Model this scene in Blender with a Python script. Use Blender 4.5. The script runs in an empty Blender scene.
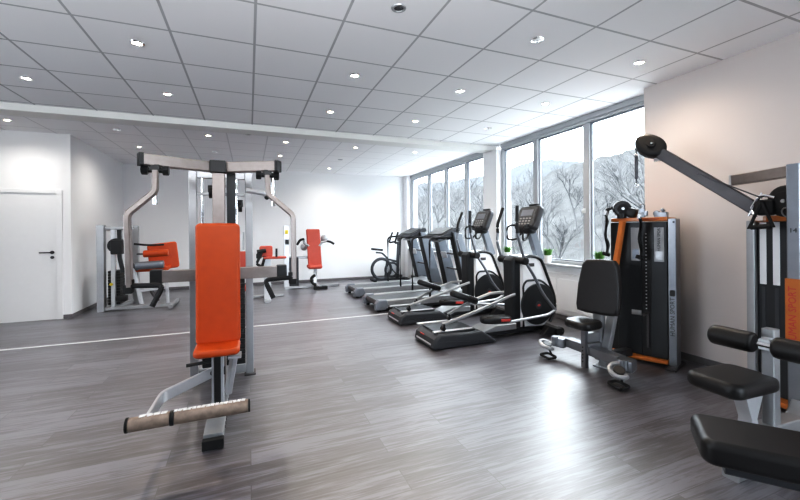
import bpy, bmesh, math, random
from mathutils import Vector, Matrix, noise
random.seed(7)
PI = math.pi
COL = bpy.context.scene.collection
V = Vector

# ------------------------------------------------------------------ camera
H = 1.355
F, TH, V0, ROLL = 378.5, .3796, 231.07, -.0085
cam_d = bpy.data.cameras.new('camera')
cam = bpy.data.objects.new('camera', cam_d)
COL.objects.link(cam)
cam_d.sensor_width = 36
cam_d.lens = F / 800 * 36
cam_d.shift_y = (V0 - 250) / 800
cam_d.clip_end = 1000
cam.matrix_world = (Matrix.Translation((0, 0, H)) @ Matrix.Rotation(-TH, 4, 'Z')
                    @ Matrix.Rotation(PI/2, 4, 'X') @ Matrix.Rotation(ROLL, 4, 'Z'))
bpy.context.scene.camera = cam

def P(u, v, X=None, Y=None, Z=None):
    """survey point: where the sight line through (u,v) of the photo meets a known vertical / horizontal plane"""
    x, y = u - 400, v - V0
    c, s = math.cos(-ROLL), math.sin(-ROLL)
    x, y = x*c - y*s, x*s + y*c
    a, b = x/F, -y/F
    c, s = math.cos(TH), math.sin(TH)
    r = V((a*c + s, -a*s + c, b))
    t = X/r.x if X is not None else (Y/r.y if Y is not None else (Z-H)/r.z)
    return V((0, 0, H)) + r*t

# ------------------------------------------------------------------ materials
def nodes(name):
    m = bpy.data.materials.new(name); m.use_nodes = True
    nt = m.node_tree; b = nt.nodes['Principled BSDF']
    return m, nt, b
def N(nt, t, **kw):
    n = nt.nodes.new(t)
    for k, v in kw.items():
        if k in n.inputs: n.inputs[k].default_value = v
        else: setattr(n, k, v)
    return n
def ramp(nt, fac, stops):
    r = nt.nodes.new('ShaderNodeValToRGB')
    while len(r.color_ramp.elements) < len(stops): r.color_ramp.elements.new(.5)
    for e, (p, c) in zip(r.color_ramp.elements, stops):
        e.position = p; e.color = (*c, 1)
    nt.links.new(fac, r.inputs[0]); return r.outputs[0]
def mat(name, col, rough=.5, metal=0, var=.06, scale=14, bump=0, bscale=250, coat=0, emit=None):
    m, nt, b = nodes(name)
    tc = N(nt, 'ShaderNodeTexCoord')
    n = N(nt, 'ShaderNodeTexNoise', Scale=scale, Detail=4.0)
    nt.links.new(tc.outputs['Object'], n.inputs['Vector'])
    c = ramp(nt, n.outputs['Fac'], [(.25, [max(0, x*(1-var)) for x in col]), (.75, [min(1, x*(1+var)) for x in col])])
    nt.links.new(c, b.inputs['Base Color'])
    b.inputs['Roughness'].default_value = rough; b.inputs['Metallic'].default_value = metal
    b.inputs['Coat Weight'].default_value = coat
    if bump:
        n2 = N(nt, 'ShaderNodeTexNoise', Scale=bscale, Detail=2.0)
        nt.links.new(tc.outputs['Object'], n2.inputs['Vector'])
        bp = N(nt, 'ShaderNodeBump', Strength=bump, Distance=.002)
        nt.links.new(n2.outputs['Fac'], bp.inputs['Height']); nt.links.new(bp.outputs[0], b.inputs['Normal'])
    if emit:
        b.inputs['Emission Color'].default_value = (*emit[:3], 1); b.inputs['Emission Strength'].default_value = emit[3]
    return m

M = {}
M['wall'] = mat('wall_paint', (.88, .88, .885), .75, var=.015, scale=1.2, bump=.12, bscale=180)
M['wall_lamplit'] = mat('wall_paint_lamplit', (.68, .625, .60), .75, var=.02, scale=.9, bump=.12, bscale=180)  # warm cast of the downlights put into the wall colour
M['door'] = mat('door_white', (.84, .84, .84), .4, var=.01)
M['frame_white'] = mat('window_frame_grey_white', (.44, .455, .475), .4, var=.02)
M['frame_grey'] = mat('window_gasket', (.25, .27, .30), .5)
M['skirting'] = mat('skirting_grey', (.17, .16, .165), .45, var=.15, scale=20)
M['beam'] = mat('beam_white', (.78, .78, .76), .6, var=.01)
M['silver'] = mat('silver_powder_coat', (.42, .425, .435), .34, metal=.65, var=.04, bump=.05, bscale=400)
M['silver_pale'] = mat('pale_silver', (.62, .63, .65), .3, metal=.5, var=.03)
M['steel'] = mat('brushed_steel_warm', (.30, .265, .25), .38, metal=.6, var=.06, scale=30)
M['chrome'] = mat('chrome', (.85, .85, .86), .12, metal=1, var=.02)
M['dark_steel'] = mat('dark_steel', (.085, .078, .08), .38, metal=.5, var=.08)
M['black'] = mat('black_plastic', (.008, .008, .009), .42, var=.2)
M['rubber'] = mat('black_rubber', (.009, .009, .010), .7, var=.2, bump=.2, bscale=300)
M['charcoal'] = mat('charcoal_panel', (.015, .017, .020), .4, var=.08)
M['graphite'] = mat('graphite_plastic', (.04, .043, .05), .45, var=.08)
M['gunmetal'] = mat('gunmetal', (.25, .26, .28), .3, metal=.7, var=.04)
M['tm_grey'] = mat('blue_grey_metallic', (.22, .24, .27), .35, metal=.35, var=.05)
M['leather'] = mat('black_leather', (.008, .0075, .008), .38, var=.15, bump=.35, bscale=420)
M['leather_brown'] = mat('dark_vinyl', (.014, .012, .013), .42, var=.12, bump=.25, bscale=420)
M['orange'] = mat('orange_vinyl', (.50, .072, .004), .42, var=.06, bump=.15, bscale=350)
M['red'] = mat('red_orange_vinyl', (.50, .095, .065), .5, var=.05)
M['orange_paint'] = mat('orange_lacquer', (.52, .17, .03), .35, var=.08, coat=.3)
M['white_plastic'] = mat('white_plastic', (.78, .78, .79), .35, var=.02)
M['strap'] = mat('black_webbing', (.015, .015, .016), .8, var=.3, bump=.4, bscale=500)
M['placard'] = mat('placard_grey', (.36, .36, .365), .5, var=.04)
M['ink'] = mat('black_ink', (.02, .02, .02), .6)
M['red_ink'] = mat('red_ink', (.5, .06, .05), .6)
M['yellow'] = mat('yellow_knob', (.75, .6, .05), .4)
M['pot'] = mat('white_ceramic', (.8, .8, .8), .3)
M['soil'] = mat('dark_soil', (.05, .035, .025), .9)
M['leaf'] = mat('green_blades', (.075, .20, .03), .5, var=.35, scale=40)
M['screen'] = mat('console_screen', (.085, .09, .095), .5, var=.4, scale=30)
M['bronze'] = mat('bronze_foam', (.30, .235, .19), .42, metal=.25, var=.25, scale=25)
M['bulb'] = mat('lamp_glow', (1, .95, .85), .5, emit=(1, .86, .66, 22))
M['bulb_off'] = mat('lamp_off', (.10, .10, .11), .25, metal=.5)
M['bulb_faint'] = mat('lamp_clear', (.75, .75, .75), .2)
M['bark'] = mat('pale_bark', (.078, .078, .08), .9, var=.25, scale=3)
M['cable'] = mat('steel_cable', (.12, .12, .13), .5, metal=.5)
M['belt'] = mat('running_belt', (.06, .062, .067), .38, var=.1)
M['wrap'] = mat('wrap_highlights', (.88, .86, .83), .25, metal=0, var=.3, scale=60)

def floor_mat():
    m, nt, b = nodes('grey_oak_planks')
    tc = N(nt, 'ShaderNodeTexCoord')
    br = N(nt, 'ShaderNodeTexBrick', Scale=1.0, **{'Brick Width': 1.24, 'Row Height': .182, 'Mortar Size': .0028, 'Mortar Smooth': .3})
    br.offset = .37; br.offset_frequency = 2; br.squash = 1
    br.inputs['Color1'].default_value = (0, 0, 0, 1); br.inputs['Color2'].default_value = (1, 1, 1, 1); br.inputs['Mortar'].default_value = (.5, .5, .5, 1)
    nt.links.new(tc.outputs['Object'], br.inputs['Vector'])
    # grain, stretched along the plank, shifted per plank
    mp = N(nt, 'ShaderNodeMapping'); mp.inputs['Scale'].default_value = (1.9, 27, 1)
    nt.links.new(tc.outputs['Object'], mp.inputs['Vector'])
    ad = N(nt, 'ShaderNodeVectorMath', operation='MULTIPLY_ADD'); ad.inputs[1].default_value = (7, 5, 9)
    nt.links.new(br.outputs['Color'], ad.inputs[0]); nt.links.new(mp.outputs[0], ad.inputs[2])
    n1 = N(nt, 'ShaderNodeTexNoise', Scale=1.0, Detail=8.0, Roughness=.62, Distortion=.7)
    nt.links.new(ad.outputs[0], n1.inputs['Vector'])
    mp2 = N(nt, 'ShaderNodeMapping'); mp2.inputs['Scale'].default_value = (5, 90, 1)
    nt.links.new(tc.outputs['Object'], mp2.inputs['Vector'])
    n2 = N(nt, 'ShaderNodeTexNoise', Scale=1.0, Detail=5.0, Roughness=.6)
    nt.links.new(mp2.outputs[0], n2.inputs['Vector'])
    mx = N(nt, 'ShaderNodeMath', operation='MULTIPLY_ADD'); mx.inputs[1].default_value = .62
    nt.links.new(n2.outputs['Fac'], mx.inputs[0]); nt.links.new(n1.outputs['Fac'], mx.inputs[2])
    pl = N(nt, 'ShaderNodeMath', operation='MULTIPLY_ADD'); pl.inputs[1].default_value = .19
    nt.links.new(br.outputs['Color'], pl.inputs[0]); nt.links.new(mx.outputs[0], pl.inputs[2])
    c = ramp(nt, pl.outputs[0], [(.56, (.006, .0035, .0035)), (.72, (.020, .0145, .0155)), (.88, (.058, .051, .061)), (1.0, (.125, .122, .146))])
    mo = N(nt, 'ShaderNodeMix', data_type='RGBA'); mo.inputs['B'].default_value = (.02, .018, .018, 1)
    nt.links.new(br.outputs['Fac'], mo.inputs['Factor']); nt.links.new(c, mo.inputs['A'])
    nt.links.new(mo.outputs['Result'], b.inputs['Base Color'])
    rr = N(nt, 'ShaderNodeMapRange'); rr.inputs['To Min'].default_value = .42; rr.inputs['To Max'].default_value = .54
    nt.links.new(n1.outputs['Fac'], rr.inputs['Value']); nt.links.new(rr.outputs[0], b.inputs['Roughness'])
    bp = N(nt, 'ShaderNodeBump', Strength=.4, Distance=.003)
    sb = N(nt, 'ShaderNodeMath', operation='SUBTRACT')
    nt.links.new(mx.outputs[0], sb.inputs[0]); nt.links.new(br.outputs['Fac'], sb.inputs[1])
    nt.links.new(sb.outputs[0], bp.inputs['Height']); nt.links.new(bp.outputs[0], b.inputs['Normal'])
    b.inputs['Specular IOR Level'].default_value = .62
    b.inputs['Coat Weight'].default_value = 1; b.inputs['Coat IOR'].default_value = 2.15; b.inputs['Coat Roughness'].default_value = .40
    return m
M['floor'] = floor_mat()

def ceil_mat(name, x0, y0, gc):
    m, nt, b = nodes(name)
    tc = N(nt, 'ShaderNodeTexCoord')
    mp = N(nt, 'ShaderNodeMapping'); mp.inputs['Location'].default_value = (-x0 + .009, -y0 + .009, 0)
    nt.links.new(tc.outputs['Object'], mp.inputs['Vector'])
    br = N(nt, 'ShaderNodeTexBrick', Scale=1.0, **{'Brick Width': .626, 'Row Height': .626, 'Mortar Size': .0105, 'Mortar Smooth': .1})
    br.offset = 0; br.squash = 1
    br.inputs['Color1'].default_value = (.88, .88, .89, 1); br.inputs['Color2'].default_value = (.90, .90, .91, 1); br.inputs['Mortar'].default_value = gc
    nt.links.new(mp.outputs[0], br.inputs['Vector'])
    nt.links.new(br.outputs['Color'], b.inputs['Base Color'])
    n = N(nt, 'ShaderNodeTexNoise', Scale=160.0, Detail=3.0)
    nt.links.new(tc.outputs['Object'], n.inputs['Vector'])
    sb = N(nt, 'ShaderNodeMath', operation='MULTIPLY_ADD'); sb.inputs[1].default_value = -1.2
    nt.links.new(br.outputs['Fac'], sb.inputs[0]); nt.links.new(n.outputs['Fac'], sb.inputs[2])
    bp = N(nt, 'ShaderNodeBump', Strength=.25, Distance=.004)
    nt.links.new(sb.outputs[0], bp.inputs['Height']); nt.links.new(bp.outputs[0], b.inputs['Normal'])
    b.inputs['Roughness'].default_value = .8
    return m
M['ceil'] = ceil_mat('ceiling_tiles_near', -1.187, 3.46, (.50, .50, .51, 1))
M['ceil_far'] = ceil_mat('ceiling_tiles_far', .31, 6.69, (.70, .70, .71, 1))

def glass_mat():
    m = bpy.data.materials.new('window_glass'); m.use_nodes = True; nt = m.node_tree
    nt.nodes.remove(nt.nodes['Principled BSDF']); out = nt.nodes['Material Output']
    tr = N(nt, 'ShaderNodeBsdfTransparent'); tr.inputs[0].default_value = (.96, .975, .98, 1)
    gl = N(nt, 'ShaderNodeBsdfGlossy', Roughness=.02)
    lw = N(nt, 'ShaderNodeLayerWeight', Blend=.5)
    pw = N(nt, 'ShaderNodeMath', operation='POWER'); pw.inputs[1].default_value = 5; nt.links.new(lw.outputs['Facing'], pw.inputs[0])
    fr = N(nt, 'ShaderNodeMath', operation='MULTIPLY_ADD'); fr.inputs[1].default_value = .6; fr.inputs[2].default_value = .02; nt.links.new(pw.outputs[0], fr.inputs[0])
    mx = N(nt, 'ShaderNodeMixShader')
    nt.links.new(fr.outputs[0], mx.inputs[0]); nt.links.new(tr.outputs[0], mx.inputs[1]); nt.links.new(gl.outputs[0], mx.inputs[2])
    nt.links.new(mx.outputs[0], out.inputs[0]); return m
M['glass'] = glass_mat()

def hill_mat(name, lo, hi, sc):
    m, nt, b = nodes(name)
    tc = N(nt, 'ShaderNodeTexCoord')
    n = N(nt, 'ShaderNodeTexNoise', Scale=sc, Detail=9.0, Roughness=.75)
    mp = N(nt, 'ShaderNodeMapping'); mp.inputs['Scale'].default_value = (1, 1, .45)
    nt.links.new(tc.outputs['Object'], mp.inputs['Vector']); nt.links.new(mp.outputs[0], n.inputs['Vector'])
    c = ramp(nt, n.outputs['Fac'], [(.33, lo), (.66, hi)])
    nt.links.new(c, b.inputs['Base Color']); b.inputs['Roughness'].default_value = 1
    b.inputs['Specular IOR Level'].default_value = 0
    return m
M['hill_far'] = hill_mat('hazy_hill', (.066, .070, .074), (.080, .083, .086), .25)  # distance haze put into the paler, flatter colour
M['hill_near'] = hill_mat('winter_slope', (.042, .042, .042), (.080, .080, .080), .7)

# ------------------------------------------------------------------ mesh builder
class MB:
    def __init__(s, o=(0, 0, 0)):
        s.bm = bmesh.new(); s.o = V(o)
    def _add(s, verts, faces):
        vs = [s.bm.verts.new(V(v) - s.o) for v in verts]
        for f in faces:
            try: s.bm.faces.new([vs[i] for i in f])
            except ValueError: pass
        return s
    def _merge(s, b2, mtx):
        me = bpy.data.meshes.new('t'); b2.to_mesh(me); b2.free()
        me.transform(Matrix.Translation(-s.o) @ mtx); s.bm.from_mesh(me); bpy.data.meshes.remove(me)
        return s
    def box(s, c, d, rot=None, bev=0, seg=2):
        b2 = bmesh.new(); bmesh.ops.create_cube(b2, size=1)
        for v in b2.verts: v.co = V((v.co.x*d[0], v.co.y*d[1], v.co.z*d[2]))
        if bev: bmesh.ops.bevel(b2, geom=b2.edges[:], offset=min(bev, min(d)*.49), segments=seg, profile=.5, affect='EDGES')
        m = Matrix.Translation(V(c)) @ (rot.to_4x4() if rot else Matrix())
        return s._merge(b2, m)
    def span(s, a, b, bev=0, seg=2):
        a, b = V(a), V(b)
        return s.box((a+b)/2, [abs(x) for x in (b-a)], None, bev, seg)
    def sweep(s, pts, prof, up=(0, 0, 1), closed=False):
        pts = [V(p) for p in pts]; up = V(up); n = len(pts); k = len(prof); vs = []
        for i, p in enumerate(pts):
            a = pts[i-1] if (i > 0 or closed) else None
            c = pts[(i+1) % n] if (i < n-1 or closed) else None
            t1 = (p-a).normalized() if a is not None else None
            t2 = (c-p).normalized() if c is not None else None
            t = (t1+t2) if (t1 and t2) else (t1 or t2)
            t.normalize()
            sc = 1
            x = up.cross(t)
            if x.length < 1e-4: x = V((1, 0, 0)).cross(t)
            if x.length < 1e-4: x = V((0, 1, 0)).cross(t)
            x.normalize(); y = t.cross(x)
            if t1 and t2:
                ch = max(.35, math.sqrt(max(0, (1+t1.dot(t2))/2))); sc = 1/ch
                bd = (t2-t1)
                bd = bd.normalized() if bd.length > 1e-5 else None
            else: bd = None
            for (px, py) in prof:
                o = x*px + y*py
                if bd is not None: o = o + bd*(o.dot(bd))*(sc-1)
                vs.append(p+o)
        fs = []
        for i in range(n if closed else n-1):
            for j in range(k):
                a, b = i*k+j, i*k+(j+1) % k
                c, d = ((i+1) % n)*k+(j+1) % k, ((i+1) % n)*k+j
                fs.append((a, b, c, d))
        if not closed:
            fs.append(tuple(range(k))[::-1]); fs.append(tuple((n-1)*k+j for j in range(k)))
        return s._add(vs, fs)
    def tube(s, pts, r, n=10, closed=False, up=(0, 0, 1)):
        return s.sweep(pts, [(r*math.cos(2*PI*i/n), r*math.sin(2*PI*i/n)) for i in range(n)], up, closed)
    def bar(s, pts, w, h, up=(0, 0, 1), ch=.006):
        a, b = w/2, h/2; ch = min(ch, a*.5, b*.5)
        pr = [(-a+ch, -b), (a-ch, -b), (a, -b+ch), (a, b-ch), (a-ch, b), (-a+ch, b), (-a, b-ch), (-a, -b+ch)]
        return s.sweep(pts, pr, up)
    def cyl(s, a, b, r, n=24, bev=0, r2=None):
        a, b = V(a), V(b); L = (b-a).length; b2 = bmesh.new()
        bmesh.ops.create_cone(b2, cap_ends=True, segments=n, radius1=r, radius2=r if r2 is None else r2, depth=L)
        if bev:
            es = [e for e in b2.edges if abs(e.verts[0].co.z-e.verts[1].co.z) < 1e-6]
            bmesh.ops.bevel(b2, geom=es, offset=bev, segments=3, profile=.5, affect='EDGES')
        q = (b-a).to_track_quat('Z', 'Y').to_matrix().to_4x4()
        return s._merge(b2, Matrix.Translation((a+b)/2) @ q)
    def ball(s, c, d, rot=None, n=16):
        b2 = bmesh.new(); bmesh.ops.create_uvsphere(b2, u_segments=n, v_segments=max(8, n*2//3), radius=.5)
        m = Matrix.Translation(V(c)) @ (rot.to_4x4() if rot else Matrix()) @ Matrix.Diagonal((*d, 1))
        return s._merge(b2, m)
    def prism(s, pts2, o, x, y, t, bev=0, seg=3):
        """outline pts2 in the (x,y) axes about o, extruded by t along x cross y (centred)"""
        x, y = V(x).normalized(), V(y).normalized(); z = x.cross(y)
        b2 = bmesh.new()
        vs = [b2.verts.new((p[0], p[1], -t/2)) for p in pts2]
        f = b2.faces.new(vs); r = bmesh.ops.extrude_face_region(b2, geom=[f])
        for v in r['geom']:
            if isinstance(v, bmesh.types.BMVert): v.co.z += t
        bmesh.ops.recalc_face_normals(b2, faces=b2.faces[:])
        if bev:
            es = [e for e in b2.edges if abs(e.verts[0].co.z-e.verts[1].co.z) < 1e-6]
            bmesh.ops.bevel(b2, geom=es, offset=bev, segments=seg, profile=.5, affect='EDGES')
        m = Matrix((x, y, z)).transposed().to_4x4()
        return s._merge(b2, Matrix.Translation(V(o)) @ m)
    def torus(s, c, ax, R, r, n=28, k=8, a0=0, a1=2*PI, ref=(0, 0, 1)):
        ax = V(ax).normalized(); x = V(ref)-ax*V(ref).dot(ax)
        if x.length < 1e-3: x = V((1, 0, 0))-ax*ax.x
        x.normalize(); y = ax.cross(x); full = abs(a1-a0-2*PI) < 1e-5
        m = n if full else n+1
        pts = [V(c)+x*R*math.cos(a0+(a1-a0)*i/n)+y*R*math.sin(a0+(a1-a0)*i/n) for i in range(m)]
        return s.tube(pts, r, k, closed=full, up=ax)
    def lathe(s, c, prof, n=24):
        vs = []; k = len(prof)
        for i in range(n):
            a = 2*PI*i/n
            for r, z in prof: vs.append(V(c)+V((r*math.cos(a), r*math.sin(a), z)))
        fs = [(i*k+j, ((i+1) % n)*k+j, ((i+1) % n)*k+j+1, i*k+j+1) for i in range(n) for j in range(k-1)]
        return s._add(vs, fs)
    def build(s, name, m, parent=None, smooth=38):
        bm = s.bm
        bmesh.ops.recalc_face_normals(bm, faces=bm.faces[:])
        me = bpy.data.meshes.new(name); bm.to_mesh(me); bm.free()
        me.materials.append(m)
        me.polygons.foreach_set('use_smooth', [True]*len(me.polygons))
        me.set_sharp_from_angle(angle=math.radians(smooth))
        o = bpy.data.objects.new(name, me); COL.objects.link(o)
        wn = o.modifiers.new('weighted_normals', 'WEIGHTED_NORMAL'); wn.keep_sharp = True; wn.weight = 60
        if parent: o.parent = parent
        return o

def rnd(pts, r, n=5):
    pts = [V(p) for p in pts]; out = [pts[0]]
    for i in range(1, len(pts)-1):
        a, p, c = pts[i-1], pts[i], pts[i+1]
        d1, d2 = a-p, c-p; rr = min(r, d1.length*.45, d2.length*.45)
        q1, q2 = p+d1.normalized()*rr, p+d2.normalized()*rr
        for k in range(n+1):
            t = k/n; out.append(q1*(1-t)**2 + p*2*t*(1-t) + q2*t*t)
    out.append(pts[-1]); return out
def rrect(w, h, r, n=5, taper=0):
    """rounded rectangle outline, top narrower by taper"""
    out = []
    for cx, cy, a0 in ((1, 1, 0), (-1, 1, 90), (-1, -1, 180), (1, -1, 270)):
        ww = w*(1-taper) if cy > 0 else w
        for k in range(n+1):
            a = math.radians(a0+90*k/n)
            out.append((cx*(ww/2-r)+r*math.cos(a), cy*(h/2-r)+r*math.sin(a)))
    return out

def tag(o, label=None, cat=None, group=None, kind=None):
    for k, v in (('label', label), ('category', cat), ('group', group), ('kind', kind)):
        if v: o[k] = v
    return o
def thing(name, loc, label, cat, rz=0, group=None):
    o = bpy.data.objects.new(name, None); COL.objects.link(o)
    o.location = loc; o.rotation_euler = (0, 0, rz); o.empty_display_size = .1
    return tag(o, label, cat, group)
def kids(o): return [c for c in COL.objects if c.parent == o]
def copy_tree(o, parent=None):
    c = o.copy(); COL.objects.link(c)
    if parent: c.parent = parent
    for ch in kids(o): copy_tree(ch, c)
    return c
def struct(mb, name, m, parent=None):
    o = mb.build(name, m, parent)
    if not parent: o['kind'] = 'structure'
    return o
def text(name, s, size, m, parent, o, x, y, depth=.001, align='CENTER'):
    """raised lettering as a mesh; x = reading direction, y = up of the letters"""
    cu = bpy.data.curves.new(name, 'FONT'); cu.body = s; cu.size = size; cu.extrude = depth; cu.align_x = align; cu.align_y = 'CENTER'
    cu.resolution_u = 2
    t = bpy.data.objects.new(name, cu); COL.objects.link(t)
    bpy.context.view_layer.update()
    me = bpy.data.meshes.new_from_object(t.evaluated_get(bpy.context.evaluated_depsgraph_get()))
    bpy.data.objects.remove(t); bpy.data.curves.remove(cu)
    x, y = V(x).normalized(), V(y).normalized(); z = x.cross(y)
    me.transform(Matrix.Translation(V(o)) @ Matrix((x, y, z)).transposed().to_4x4())
    me.name = name; me.materials.clear(); me.materials.append(m)
    ob = bpy.data.objects.new(name, me); COL.objects.link(ob); ob.parent = parent
    return ob

# ------------------------------------------------------------------ the room
CZ = 2.955
XR, XW, XL = 4.19, 4.40, -5.2
YD, YF, YB = 7.62, 10.38, -3.2
XC = -2.66
struct(MB().span((XL-.2, YB-.2, -.1), (XW+.3, YF+.2, 0)), 'floor', M['floor'])
struct(MB().span((XL-.2, YB-.2, CZ), (XW+.3, 6.1, CZ+.1)), 'ceiling', M['ceil'])
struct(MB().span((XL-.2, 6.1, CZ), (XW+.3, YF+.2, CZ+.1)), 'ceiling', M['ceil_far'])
struct(MB().span((XL, 6.02, CZ-.088), (XW, 6.30, CZ), .008), 'trim_1', M['beam'])           # downstand beam
struct(MB().span((XL, 5.83, 0), (XW-.1, 5.865, .004), .0015), 'trim_2', M['white_plastic'])   # pale joint strip in the floor
struct(MB().span((XR, YB, 0), (XR+.42, 2.97, CZ)), 'wall_right', M['wall_lamplit'])
struct(MB().span((XC, YF, 0), (XW+.2, YF+.15, CZ)), 'wall_far', M['wall'])
struct(MB().span((XC-.15, YD+.1, 0), (XC, YF+.15, CZ)), 'wall_left', M['wall'])
struct(MB().span((XL-.15, YB, 0), (XL, YD, .9)).span((XL-.15, YB, 2.75), (XL, YD, CZ)).span((XL-.15, YB, .9), (XL, 1.2, 2.75)).span((XL-.15, 3.6, .9), (XL, YD, 2.75)), 'wall_side', M['wall'])
sf = MB()
for i in range(6): sf.span((XL-.10, 1.2+2.4*i/5-.04*(i > 0), .9), (XL-.03, 1.2+2.4*i/5+.04*(i < 5), 2.75), .004)
w4 = struct(sf, 'added_window_side', M['frame_white'])  # unseen windows added to bring in daylight from the left
for i in range(5): struct(MB().span((XL-.07, 1.2+2.4*i/5+.042, .905), (XL-.062, 1.2+2.4*(i+1)/5-.042, 2.745)), 'pane', M['glass'], w4)
# wall with the door
dx1 = P(57, 250, Y=YD).x; dx0 = dx1 - .92; dz = 2.0
struct(MB().span((XL, YD, 0), (dx0-.02, YD+.12, CZ)).span((dx1+.02, YD, 0), (XC, YD+.12, CZ)).span((dx0-.02, YD, dz+.02), (dx1+.02, YD+.12, CZ)), 'wall_door', M['wall'])
d = struct(MB().span((dx0-.02, YD+.005, -.001), (dx1+.02, YD+.05, dz+.02), .002), 'door_1', M['door'])
struct(MB().span((dx0-.075, YD-.018, 0), (dx0, YD, dz+.06), .004).span((dx1, YD-.018, 0), (dx1+.075, YD, dz+.06), .004).span((dx0, YD-.018, dz), (dx1, YD, dz+.06), .004), 'door_casing', M['door'], d)
hp = P(47, 252.5, Y=YD)
hm = MB().cyl((dx1-.06, YD+.005, hp.z), (dx1-.06, YD-.006, hp.z), .026).tube(rnd([(dx1-.06, YD, hp.z), (dx1-.06, YD-.055, hp.z), (dx1-.20, YD-.055, hp.z)], .02), .011)
hm.cyl((dx1-.06, YD+.005, hp.z-.08), (dx1-.06, YD-.006, hp.z-.08), .024)
struct(hm, 'door_handle', M['dark_steel'], d)
# skirtings
struct(MB().span((XC, YD+.0, 0), (XC+.014, YF, .065), .003), 'baseboard_left', M['skirting'])
struct(MB().span((dx1+.078, YD-.014, 0), (XC+.014, YD, .065), .003), 'baseboard_door', M['skirting'])
struct(MB().span((XC+.015, YF-.014, 0), (XW-.2, YF, .07), .003), 'baseboard_far', M['skirting'])
struct(MB().span((XR-.014, YB, 0), (XR, 2.97, .07), .003), 'baseboard_right', M['skirting'])
struct(MB().span((XW-.03, 2.98, 0), (XW-.014, 5.85, .07), .003), 'baseboard_window', M['skirting'])
struct(MB().span((XW-.03, 6.34, 0), (XW-.014, YF-.016, .07), .003), 'baseboard_window', M['skirting'])
# parapet below the windows, pillar between the two window groups, far corner pillar
SZ = .84
struct(MB().span((XW-.014, 2.97, 0), (XW+.2, YF, SZ-.03)), 'wall_window', M['wall'])
struct(MB().span((XW-.12, 5.86, 0), (XW+.2, 6.30, CZ-.089), .004), 'wall_pillar', M['wall'])
struct(MB().span((XW-.13, 10.12, 0), (XW+.2, YF, CZ), .004), 'wall_corner', M['wall'])
struct(MB().span((XW-.03, 2.98, CZ-.075), (XW+.2, 5.86, CZ)).span((XW-.03, 6.31, CZ-.075), (XW+.2, 10.12, CZ)), 'trim_3', M['frame_white'])
struct(MB().span((XW-.13, 2.98, SZ-.03), (XW+.06, 5.855, SZ), .006), 'trim_4', M['frame_white'])
struct(MB().span((XW-.13, 6.31, SZ-.03), (XW+.06, 10.11, SZ), .006), 'trim_5', M['frame_white'])
def radiator_cover(y0, y1):
    mb = MB().span((XW-.045, y0, .10), (XW-.0145, y1, .70), .004)
    n = 2
    for i in range(n):
        a = y0+.06+(y1-y0-.06)*i/n; b = y0+(y1-y0-.06)*(i+1)/n
        mb.span((XW-.058, a, .16), (XW-.044, b, .62), .012)
    return mb
struct(radiator_cover(3.15, 5.75), 'trim_6', M['wall'])
struct(radiator_cover(6.45, 10.0), 'trim_7', M['wall'])
def window(name, ys, jw, x=XW+.02):
    """one glazed band: outer frame, mullions and per-light sash, panes set in"""
    z0, z1 = SZ, CZ-.075
    fr = MB().span((x-.04, ys[0], z0), (x+.05, ys[0]+jw, z1), .006).span((x-.04, ys[-1]-jw, z0), (x+.05, ys[-1], z1), .006)
    fr.span((x-.04, ys[0]+jw, z0), (x+.05, ys[-1]-jw, z0+.045), .006).span((x-.04, ys[0]+jw, z1-.04), (x+.05, ys[-1]-jw, z1), .006)
    for y in ys[1:-1]: fr.span((x-.04, y-jw*.75, z0+.045), (x+.05, y+jw*.75, z1-.04), .006)
    w = struct(fr, name, M['frame_white'])
    for i in range(len(ys)-1):
        a = ys[i]+(jw if i == 0 else jw*.75); b = ys[i+1]-(jw if i == len(ys)-2 else jw*.75)
        g = MB()
        for (p, q) in (((x-.012, a, z0+.045), (x+.02, a+.022, z1-.04)), ((x-.012, b-.022, z0+.045), (x+.02, b, z1-.04)),
                       ((x-.012, a+.022, z0+.045), (x+.02, b-.022, z0+.067)), ((x-.012, a+.022, z1-.062), (x+.02, b-.022, z1-.04))): g.span(p, q)
        sash = struct(g, 'sash', M['frame_grey'], w)
        struct(MB().span((x, a+.022, z0+.067), (x+.006, b-.022, z1-.062)), 'pane', M['glass'], sash)
    return w
w1 = window('window_1', [2.985, 3.945, 4.955, 5.855], .07)
w2 = window('window_2', [6.31, 7.11, 8.03, 8.955, 9.85+.26], .06)
# handle on the tilting sash of the near group
hy, hz = 3.945+.03, 1.62
struct(MB().box((XW-.026, hy, hz), (.012, .03, .07), bev=.003).tube(rnd([(XW-.03, hy, hz+.01), (XW-.06, hy, hz+.01), (XW-.06, hy, hz-.12)], .015), .009), 'window_handle', M['white_plastic'], w1)
hy = 8.03
struct(MB().box((XW-.026, hy, hz), (.012, .03, .07), bev=.003).tube(rnd([(XW-.03, hy, hz+.01), (XW-.06, hy, hz+.01), (XW-.06, hy, hz-.12)], .015), .009), 'window_handle', M['white_plastic'], w2)
# rear wall out of view, with windows added to let in daylight
struct(MB().span((XL, YB-.12, 0), (XR, YB, .5)).span((XL, YB-.12, 2.75), (XR, YB, CZ)).span((XL, YB-.12, .5), (1.3, YB, 2.75)).span((XR-.4, YB-.12, .5), (XR, YB, 2.75)), 'wall_back', M['wall'])
xs = [1.3+2.49*i/3 for i in range(4)]
fb = MB()
for x in xs: fb.span((x-.04, YB-.10, .5), (x+.04, YB-.03, 2.75), .005)
w3 = struct(fb, 'added_window_rear', M['frame_white'])
for i in range(3): struct(MB().span((xs[i]+.042, YB-.07, .505), (xs[i+1]-.042, YB-.062, 2.745)), 'pane', M['glass'], w3)

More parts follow.
